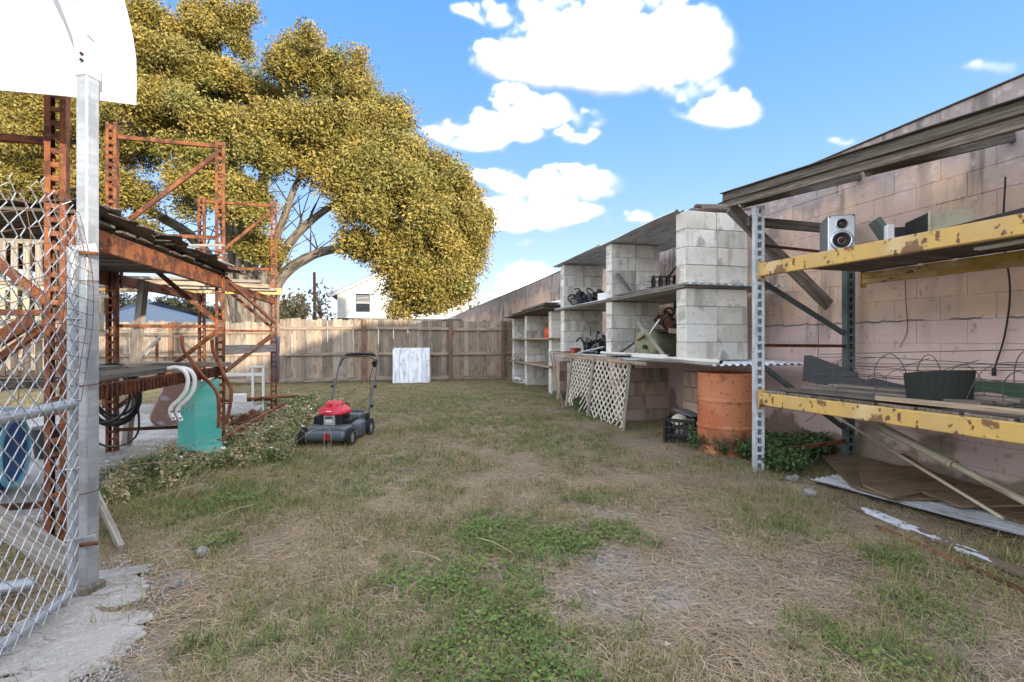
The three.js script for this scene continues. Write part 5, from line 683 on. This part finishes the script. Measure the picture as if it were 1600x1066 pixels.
// stored behind the gate, on the near bay of the rack
{
  const shelf = bar(scene, 'shelf_plank', V(-3.0, .94, -3.75), V(-3.0, .94, -5.6), .3, .04, M.old[1]); shelf.position.x = -2.75; tag(shelf, 'dark plank along the back ribbed beam behind the gate', 'plank');
  const sh2 = bar(scene, 'shelf_plank', V(-2.15, .94, -3.45), V(-2.15, .94, -5.4), .34, .04, M.old[0]); tag(sh2, 'dark plank along the front ribbed beam behind the gate', 'plank');
  for (let c = 0; c < 3; c++) { // slatted crates one above the other
    const x0 = -2.85 + (c % 2) * .06, y = .965 + c * .29, o = thing('slatted_crate', ['bottom crate', 'middle crate', 'topmost crate'][c] + ' of the slatted stack behind the chain-link gate', 'crate', V(x0 + .35, y, -3.9), 'slatted crates stacked on the rack'), mm = [M.tan[2], M.pvcDirty, M.grey[3]][c];
    for (let i = 0; i < 12; i++) bar(o, 'slat', V(x0 + .02 + i * .062, y + .02, -3.62), V(x0 + .02 + i * .062, y + .265, -3.62), .034, .014, mm); for (let i = 0; i < 7; i++) bar(o, 'slat', V(x0 + .74, y + .02, -3.67 - i * .07), V(x0 + .74, y + .265, -3.67 - i * .07), .014, .036, mm);
    for (const yy of [.014, .272]) { bar(o, 'rail', V(x0, y + yy, -3.635), V(x0 + .75, y + yy, -3.635), .016, .028, mm); bar(o, 'rail', V(x0 + .73, y + yy, -3.62), V(x0 + .73, y + yy, -4.15), .016, .028, mm); bar(o, 'rail', V(x0, y + yy, -4.15), V(x0 + .75, y + yy, -4.15), .016, .028, mm); }
    box(o, 'bottom_board', x0, x0 + .72, y + .002, y + .012, -4.13, -3.66, mm);
  }
  const br = thing('blue_barrel', 'blue plastic barrel lying under the rack behind the gate', 'barrel', V(-3.3, 0, -4.4)); part(br, 'shell', new THREE.LatheGeometry([[0, 0], [.24, .0], [.28, .05], [.29, .3], [.3, .32], [.29, .34], [.29, .6], [.3, .62], [.29, .64], [.28, .86], [.24, .9], [0, .9]].map(q => new THREE.Vector2(...q)), 30), M.blue, V(-3.75, .34, -4.35), [0, .25, -Math.PI / 2]); part(br, 'lid_ring', new THREE.TorusGeometry(.26, .02, 8, 28), M.cyan, V(-2.875, .34, -4.58), [0, Math.PI / 2 + .25, 0]);
  const cp = bar(scene, 'cyan_board', V(-3.5, .69, -4.35), V(-2.6, .67, -4.3), .35, .04, M.cyan); tag(cp, 'pale blue board lying on the blue barrel behind the gate', 'board');
  const c2 = bar(scene, 'diagonal_board', V(-2.75, .95, -2.95), V(-1.62, .03, -3.0), .03, .12, M.grey[3]); tag(c2, 'pale grey board slanting to the ground behind the gate', 'board');
  const c3 = bar(scene, 'splintered_board', gnd(150, 800).setY(.13), gnd(190, 862).setY(.015), .03, .05, M.grey[3]); tag(c3, 'short splintered board poking out behind the galvanized post', 'board');
  const c4 = rod(scene, 'steel_pipe', V(-2.9, .06, -2.4), V(-1.65, .06, -2.75), .03, M.galv, .03, 12); tag(c4, 'steel pipe lying on the ground behind the gate', 'pipe');
  const tn = part(scene, 'small_tin', cyl(.06, .1, 18), M.silver, V(-1.72, .05, -2.55), [0, 0, 0]); tag(tn, 'small bright tin standing behind the foot of the gate', 'tin');
  const rd = part(scene, 'red_bottle', cyl(.06, .09, 18), M.red, V(-2.0, .05, -2.2)); tag(rd, 'red plastic bottle on the ground behind the gate', 'bottle');
  const ds = bar(scene, 'rusty_brace', V(-2.9, .55, -3.15), V(-1.92, 1.32, -3.18), .04, .07, M.rustDark); tag(ds, 'loose rusty brace slanting across the near rack posts', 'brace');
}
// ---------------------------------------------------------------- the galvanized post, its bow and the white gable sheet
{
  const c = thing('carport_post', 'galvanized square carport leg with a bent bow and hinge straps', 'post', V(-1.43, 0, -2.73)), b = onZ(137, 925, -2.73), t = onZ(137, 100, -2.73);
  part(c, 'leg', cbox(.064, t.y - .01, .062, .006), M.galv, V(b.x, t.y / 2 + .02, -2.73), [0, -.42, 0]); part(c, 'base_foot', cbox(.11, .06, .10, .01), M.old[1], V(b.x, .02, -2.73), [0, -.42, 0]);
  part(c, 'sleeve', cbox(.074, .1, .072, .004), M.galvPaint, V(b.x, t.y - .02, -2.73), [0, -.42, 0]); for (const [u, v] of [[127, 83], [127, 93]]) { const q = onZ(u, v, -2.68); part(c, 'screw', cyl(.007, .01, 10), M.rustDark, q, [Math.PI / 2, 0, 0]); }
  const p1 = onZ(132, 62, -2.73), p2 = onZ(112, 10, -2.73), p3 = onZ(85, -45, -2.73); bar(c, 'bow', V(b.x, t.y, -2.73), p1, .062, .07, M.galvPaint); bar(c, 'bow', p1, p2, .06, .068, M.galvPaint); bar(c, 'bow', p2, p3, .06, .068, M.galvPaint);
  for (const [v, l] of [[395, 1], [850, 0]]) { const q = onZ(118, v, -2.69), q2 = onZ(150, v - 8, -2.69), s = bar(c, 'hinge_strap', V(q.x - .02, q.y, -2.668), V(q2.x + .005, q2.y, -2.69), .005, .05, M.galv); part(s, 'bolt', cyl(.009, .07, 8), M.rust, onZ(138, v, -2.66), [Math.PI / 2 - .1, 0, 1.4]); }
  for (const v of [440, 600, 765]) { const q = onZ(137, v, -2.73); const g = new THREE.TorusGeometry(.058, .0022, 5, 20); g.rotateX(Math.PI / 2); part(c, 'tie_wire', g, M.rust, V(q.x - .01, q.y, -2.72), [.06, 0, .05]); }
  const z = -2.83, pts = [[-420, 97], [0, 140], [100, 149], [211, 163], [212, 130], [211, 90], [206, 55], [198, 20], [188, -20], [182, -80], [-420, -80]].map(([u, v]) => onZ(u, v, z)), g = slabGeo(pts.map(p => [p.x, p.y]), .006, .002), m = part(scene, 'gable_sheet', g, M.whiteSheet, V(0, 0, z - .006)); tag(m, 'plain white metal gable sheet fixed behind the bent carport bow', 'sheet');
  { const p = m.geometry.attributes.position; }
}
{ // chain-link gate, swung towards the camera
  const X = -1.425, g = thing('chain_link_gate', 'galvanized chain-link gate with a frayed top hung on the square post', 'gate', V(X, 0, -2.0)), z0 = -2.62, z1 = -1.0, top = 1.78, R = rng(121);
  rod(g, 'frame_tube', V(X, .05, z0), V(X, 1.62, z0), .021, M.galv, .021, 14); rod(g, 'frame_tube', V(X, .06, z0), V(X + .0, .06, z1), .021, M.galv, .021, 14); rod(g, 'frame_tube', V(X, .915, z0), V(X, .9, z1), .026, M.galv, .026, 14); rod(g, 'frame_tube', V(X, .05, z1), V(X, 1.75, z1), .021, M.galv, .021, 14);
  for (const y of [.3, .62, .93, 1.3]) { const t = new THREE.TorusGeometry(.024, .005, 6, 16); t.rotateX(Math.PI / 2); part(g, 'clamp', t, M.galv, V(X, y, z0)); }
  const d = .04, n = Math.floor((z1 - z0) / d), wm = std({ color: col(.50, .52, .54), roughness: .5, metalness: .6 });
  for (let i = 0; i < n; i++) {
    const pts = [], k1 = Math.round((top - .03) / d) + Math.round((R() - .5) * 2); for (let k = 0; k <= k1; k++) { const side = (k + i) % 2, y = .035 + k * d, sag = .02 * Math.sin(i * .4) * sstep(1.2, 1.8, y); pts.push(V(X + .024 + (side ? .003 : -.003) + sag + (y > 1.6 ? (R() - .5) * .012 : 0), y - (y > 1.3 ? .03 * Math.sin(i * .55) * (y - 1.3) : 0), z0 + (i + side) * d + (side ? .002 : -.002))); }
    if (R() < .8) { const l = pts[pts.length - 1]; pts.push(l.clone().add(V(.01 + R() * .02, .02, (R() - .5) * .03))); }
    const geo = new THREE.TubeGeometry(Object.assign(new THREE.CurvePath(), { curves: pts.slice(1).map((p, q) => new THREE.LineCurve3(pts[q], p)), autoClose: false }), pts.length - 1, .0021, 5); const seg = []; for (let q = 1; q < pts.length; q++) seg.push(rodGeo(pts[q - 1], pts[q], .0023, .0023, 5)); wrld(g, 'wire', mergeGeometries(seg), wm);
  }
  const f = thing('welded_wire_mesh', 'rusty square welded wire mesh sagging behind the gate top', 'mesh', V(-1.45, .95, -2.4)), w2 = std({ color: col(.16, .085, .055), roughness: .8 });
  const q = (s, t) => V(-1.395 + .03 * Math.sin(t * 4 + s * 2), 1.78 - t * .86 - .10 * s + .05 * Math.sin(s * 6), -2.66 + s * .95 + .05 * (1 - t) - .03 * Math.sin(t * 3));
  for (let i = 0; i <= 5; i++) tube(f, 'wire', [0, .2, .4, .6, .8, 1].map(t => q(i < 2 ? i * .045 : (i - 1) * .2, t)), .0016, w2, 4, 4); for (let i = 0; i <= 13; i++) tube(f, 'wire', [0, .25, .5, .75, 1].map(s => q(s, i / 13)), .0015, w2, 4, 3);
}

// ---------------------------------------------------------------- grass, straw, weeds, litter
function bladeGeo(n, len, wid, spread, flat, seed) {
  const R = rng(seed), P = [], I = [], UV = [];
  for (let i = 0; i < n; i++) {
    const a = R() * 6.283, r = spread * Math.sqrt(R()), bx = Math.cos(a) * r, bz = Math.sin(a) * r, h = R() * 6.283, L = len * (.5 + .8 * R()), lift = flat ? (.04 + .22 * R() * R()) : (.6 + .6 * R()), w = wid * (.7 + .6 * R()), dx = Math.cos(h), dz = Math.sin(h), sx = -dz * w / 2, sz = dx * w / 2, bend = (R() - .5) * .5, o = P.length / 3, y0 = flat ? .003 + R() * .012 : 0;
    for (const [t, k] of [[0, .8], [.5, 1], [1, .15]]) { const out = flat ? t * L : L * (.18 * t + .45 * t * t * (1.2 - lift * .6)), y = y0 + (flat ? L * lift * Math.sin(t * 2.2) * .55 : L * lift * (t - .3 * t * t)), px = bx + dx * out - dz * bend * L * t * t, pz = bz + dz * out + dx * bend * L * t * t; P.push(px - sx * k, y, pz - sz * k, px + sx * k, y + w * .15, pz + sz * k); UV.push(0, t, 1, t); }
    I.push(o, o + 1, o + 2, o + 1, o + 3, o + 2, o + 2, o + 3, o + 4, o + 3, o + 5, o + 4);
  }
  const g = new THREE.BufferGeometry(); g.setAttribute('position', new THREE.Float32BufferAttribute(P, 3)); g.setAttribute('uv', new THREE.Float32BufferAttribute(UV, 2)); g.setIndex(I); g.computeVertexNormals(); return g;
}
function cloverGeo(n, size, spread, seed) {
  const R = rng(seed), P = [], I = []; for (let i = 0; i < n; i++) { const a = R() * 6.283, r = spread * Math.sqrt(R()), cx = Math.cos(a) * r, cz = Math.sin(a) * r, y = .008 + R() * .03, s = size * (.6 + .8 * R()), tl = (R() - .5) * .9, tm = (R() - .5) * .9, rot = R() * 6.28; const o = P.length / 3; P.push(cx, y, cz); for (let k = 0; k < 6; k++) { const b = rot + k / 6 * 6.283, rr = s * (k % 2 ? .75 : 1); P.push(cx + Math.cos(b) * rr, y + (Math.cos(b) * tl + Math.sin(b) * tm) * rr, cz + Math.sin(b) * rr); } for (let k = 0; k < 6; k++) I.push(o, o + 1 + (k + 1) % 6, o + 1 + k); }
  const g = new THREE.BufferGeometry(); g.setAttribute('position', new THREE.Float32BufferAttribute(P, 3)); g.setIndex(I); g.computeVertexNormals(); return g;
}
{
  const R = rng(131), gm = std({ color: col(1, 1, 1), roughness: .85, side: THREE.DoubleSide });
  const straw = [[], []], green = [[], []], olive = [[], []], clover = [];
  const scatter = (n, z0, z1, x0, x1) => { for (let i = 0; i < n; i++) {
    const x = lerp(x0, x1, R()), z = lerp(z0, z1, R()); if (x > 3.35 && z > -4.2 && R() < .75) continue; if (x < -1.7 && z > -3.2) { if (R() < .5) continue; }
    const g = greenAt(x, z), b = bareAt(x, z), f = fbm(x * 3.1, z * 3.1, 3, 301), f2 = fbm(x * 8, z * 8, 3, 307), p = V(x, gy(x, z) - .003, z), ry = R() * 6.283, t = R(), far = sstep(-4, -9, z);
    const pad = x < -.9 && z > -3.0 && fbm(x * 6, z * 6, 2, 9) < .62 && (x < -1.05 || z > -2.0) && R() < .8; if (pad && g < .5) continue;
    if (R() < clamp((1.05 - b) * (sstep(.32, .66, f2) * .95 + .12) - g * .35)) { const k = .7 + .5 * R(); straw[i & 1].push({ p, ry, s: .7 + .7 * R(), c: col(lerp(.52, .28, t) * k, lerp(.41, .20, t) * k, lerp(.265, .115, t) * k) }); }
    if (R() < clamp(g * 1.35 * sstep(.22, .55, f2) - .03 + (f - .5) * .6 - b * .3)) { const k = .7 + .6 * R(); if (g > .5 && R() < .5 && z > -5) clover.push({ p, ry, s: .7 + .7 * R(), c: col(lerp(.09, .16, R()) * k, lerp(.15, .20, t) * k, .035 * k) }); else green[i & 1].push({ p, ry, s: .4 + .5 * R(), c: col(lerp(.10, .19, t) * k, lerp(.17, .21, t) * k, .05 * k) }); }
    else if (R() < clamp(.28 + (f - .45) * 1.7 + far * .25 - b * .7)) { const k = .7 + .6 * R(); olive[i & 1].push({ p, ry, s: .4 + .55 * R(), c: col(lerp(.15, .32, t) * k, lerp(.165, .265, t) * k, lerp(.05, .11, t) * k) }); }
  } };
  scatter(30000, -1.2, -4, -2.1, 4.3); scatter(26000, -4, -7.5, -2.0, 4.2); scatter(24000, -7.5, FENCEZ + .1, -3.2, 4.0); scatter(9000, -3.2, -9, -3.0, -1.2); scatter(5000, -8.6, FENCEZ, -8, -2);
  instances(scene, 'dead_straw', bladeGeo(16, .07, .0021, .09, true, 1), gm, straw[0], 'stuff', 'pale dead straw strewn over the yard', 'straw'); instances(scene, 'dead_straw', bladeGeo(10, .11, .002, .12, true, 2), gm, straw[1], 'stuff', 'longer dead stalks strewn over the yard', 'straw');
  instances(scene, 'green_grass', bladeGeo(12, .085, .0045, .05, false, 3), gm, green[0], 'stuff', 'green grass tufts in patches over the yard', 'grass'); instances(scene, 'green_grass', bladeGeo(9, .13, .0042, .04, false, 4), gm, green[1], 'stuff', 'taller green grass tufts in patches over the yard', 'grass');
  instances(scene, 'olive_grass', bladeGeo(10, .07, .004, .06, false, 5), gm, olive[0], 'stuff', 'short olive dry grass over the yard', 'grass'); instances(scene, 'olive_grass', bladeGeo(8, .10, .0035, .05, false, 6), gm, olive[1], 'stuff', 'thin olive dry grass blades over the yard', 'grass');
  instances(scene, 'clover', cloverGeo(22, .0065, .07, 7), gm, clover, 'stuff', 'bright green clover patches in the yard', 'clover');
  // leafy weeds with white flowers along the rack
  const weedGeo = (seed, h) => { const Q = rng(seed), gs = []; for (let i = 0; i < 7; i++) { const a = Q() * 6.28, l = h * (.5 + .7 * Q()), top = V(Math.cos(a) * l * .5, l, Math.sin(a) * l * .5); gs.push(rodGeo(V(0, 0, 0), top, .003, .0015, 4).toNonIndexed()); const lc = leafCluster(9, .055, .03, .10, seed * 9 + i, .1); lc.translate(top.x * .65, top.y * .62, top.z * .65); gs.push(lc); } for (const q of gs) q.deleteAttribute('uv'); return mergeGeometries(gs); };
  const weeds = [], flowers = [], spots = [[340, 705, .35, 150], [300, 720, .3, 90], [420, 690, .4, 150], [455, 660, .5, 170], [480, 640, .6, 130], [450, 630, .5, 120], [240, 740, .35, 80], [390, 720, .3, 60], [200, 770, .25, 30], [395, 660, .3, 90], [350, 690, .25, 60]];
  for (const [u, v, r, n] of spots) { const c = gnd(u, v); for (let i = 0; i < n; i++) { const a = R() * 6.28, d = r * Math.sqrt(R()) * 1.2, p = V(c.x + Math.cos(a) * d, 0, c.z + Math.sin(a) * d), s = .3 + .5 * R(), k = .9 + .7 * R(); if (R() < .45) continue; weeds.push({ p, ry: R() * 6.28, s, c: R() < .4 ? col(.30 * k, .24 * k, .13 * k) : col(.115 * k, .15 * k, .05 * k) }); if (R() < .42) flowers.push({ p: V(p.x + (R() - .5) * .12, .05 + .22 * s * R(), p.z + (R() - .5) * .12), rx: (R() - .5) * 1.4, ry: R() * 6, s: .6 + .7 * R() }); } }
  instances(scene, 'flowering_weeds', weedGeo(141, .22), gm, weeds, 'stuff', 'leafy weeds growing along the foot of the rusty rack', 'weeds');
  const fl = []; for (let k = 0; k < 5; k++) { const g = new THREE.CircleGeometry(.008, 5); g.rotateX(-Math.PI / 2 + .3); g.translate(0, 0, .011); g.rotateY(k / 5 * 6.283); fl.push(g); } instances(scene, 'white_flowers', mergeGeometries(fl), M.white, flowers, 'stuff', 'tiny white flowers on the weeds along the rack', 'flowers');
  const w2 = []; for (const [u, v, r, n] of [[1235, 712, .22, 34], [1215, 735, .18, 20], [1275, 705, .15, 16], [1150, 706, .3, 22], [1110, 702, .2, 14], [1185, 715, .2, 16], [930, 640, .3, 22], [890, 622, .3, 18]]) { const c = gnd(u, v); for (let i = 0; i < n; i++) { const a = R() * 6.28, d = r * Math.sqrt(R()), k = .6 + .7 * R(); w2.push({ p: V(c.x + Math.cos(a) * d, 0, c.z + Math.sin(a) * d), ry: R() * 6.28, s: .4 + .6 * R(), c: col(.075 * k, .13 * k, .035 * k) }); } }
  instances(scene, 'leafy_weeds', weedGeo(142, .24), gm, w2, 'stuff', 'broad-leaved weeds around the oil drum and slotted post', 'weeds');
  const stalks = []; for (const [u, v, n] of [[420, 690, 14], [350, 715, 14], [250, 745, 12], [470, 700, 8], [300, 740, 10], [230, 770, 10]]) { const c = gnd(u, v); for (let i = 0; i < n; i++) { const p = V(c.x + (R() - .5) * .8, 0, c.z + (R() - .5) * .8); stalks.push(limbGeo([p, p.clone().add(V((R() - .5) * .3, .12 + R() * .14, (R() - .5) * .3)), p.clone().add(V((R() - .5) * .9, .05 + R() * .36, (R() - .5) * .7))], .003, .0015, 4, 3)); } }
  const sm = part(scene, 'dry_stalks', mergeGeometries(stalks), std({ color: col(.44, .36, .23), roughness: .9 })); tag(sm, 'long pale dry stalks arching over the weeds by the rack', 'stalks', undefined, 'stuff');
  // litter on the ground
  const twigsOn = [[[1050, 565], 0]];
  for (const [u0, v0, u1, v1, l] of [[745, 848, 800, 872, 'long pale straw stem lying over the green clover'], [683, 720, 690, 680, 'pale twig standing in the grass behind the mower'], [395, 795, 330, 820, 'pale dry stem lying left of the mower'], [690, 885, 640, 870, 'thin pale stem on the dry grass']]) { const a = gnd(u0, v0), b = gnd(u1, v1), s = wrld(scene, 'straw_stalk', limbGeo([a.setY(.03), mid(a, b).setY(.045), b.setY(.03)], .004, .002, 5, 4), M.straw); tag(s, l, 'stem'); }
  const rock = (u, v, r, l, m = M.stone) => { const p = gnd(u, v), g = new THREE.IcosahedronGeometry(r, 2), q = g.attributes.position; for (let i = 0; i < q.count; i++) { const k = 1 + 1.3 * (fbm(q.getX(i) * 18 / (r * 10) + u, q.getY(i) * 12 / (r * 10) + q.getZ(i) * 9, 2, 3) - .5); q.setXYZ(i, q.getX(i) * k, q.getY(i) * k * .7, q.getZ(i) * k); } g.computeVertexNormals(); const o = part(scene, 'stone', g, m, V(p.x, r * .35, p.z)); tag(o, l, 'stone'); };
  rock(320, 866, .035, 'pale broken stone at the edge of the dry grass'); rock(280, 915, .025, 'smaller pale stone beside the small concrete patch'); rock(1262, 776, .06, 'grey concrete lump at the end of the corrugated sheet'); rock(1240, 750, .05, 'grey concrete lump by the slotted post'); rock(790, 838, .02, 'small white pebble in the clover');
  const grit = []; for (let i = 0; i < 5200; i++) { const c = i % 3 ? [95, 1015, 95, 52] : [185, 915, 48, 36], a = R() * 6.283, d = Math.pow(R(), .6) * (.7 + .75 * vnoise(a * 2.5 + i % 3 * 9, 3, 77, 0, 0)), p = gnd(c[0] + Math.cos(a) * c[2] * d * 1.25, c[1] + Math.sin(a) * c[3] * d * 1.25); grit.push({ p: V(p.x, gy(p.x, p.z) * .6 + .011, p.z), rx: R() * 6, ry: R() * 6, s: .2 + .65 * R() * R() + .1, c: (k => col(k, k * .95, k * .88))(.2 + .28 * R()) }); } instances(scene, 'gravel', new THREE.IcosahedronGeometry(.0075, 0), gm, grit, 'stuff', 'pale grit and gravel around the concrete patches', 'gravel');
  const lv = []; for (let i = 0; i < 2200; i++) { const x = -2 + R() * 6, z = -1.3 - R() * 9, k = .6 + .6 * R(); lv.push({ p: V(x, gy(x, z) + .012, z), rx: (R() - .5) * .8, ry: R() * 6.28, s: .5 + .8 * R(), c: R() < .6 ? col(.36 * k, .25 * k, .13 * k) : col(.46 * k, .41 * k, .33 * k) }); } const lf = leafCluster(1, .04, .022, .001, 3, 0); instances(scene, 'fallen_leaves', lf, gm, lv, 'stuff', 'small dry fallen leaves scattered over the yard', 'leaves');
}

const sets = { block_shelf: 'block shelves along the wall', lattice_panel: 'lattice panels leaning under the shelf', tin_sheet: 'white sheets propped on the fence', plastic_pipe: 'white pipes on the lower shelf', far_tree: 'trees far beyond the fence', bare_tree: 'half-bare trees beyond the fence', board_fence: 'board fences across the back', shelf_plank: 'planks on the ribbed beams behind the gate', deck_plank: 'planks stacked on the lower deck', straw_stalk: 'stems lying on the grass', stone: 'loose stones on the ground', rotten_board: 'rotten boards under the rack', thin_wire: 'wires hanging on the pink wall', dry_stick: 'dry sticks under the shelf', white_carton: 'small white cartons' };
for (const o of scene.children) { const s = sets[o.name.replace(/_\d{3}$/, '')]; if (s && o.userData.label) o.userData.group = s; }
scene.traverse(o => { if (o.isMesh) { o.castShadow = true; o.receiveShadow = true; } });
renderer.render(scene, camera);
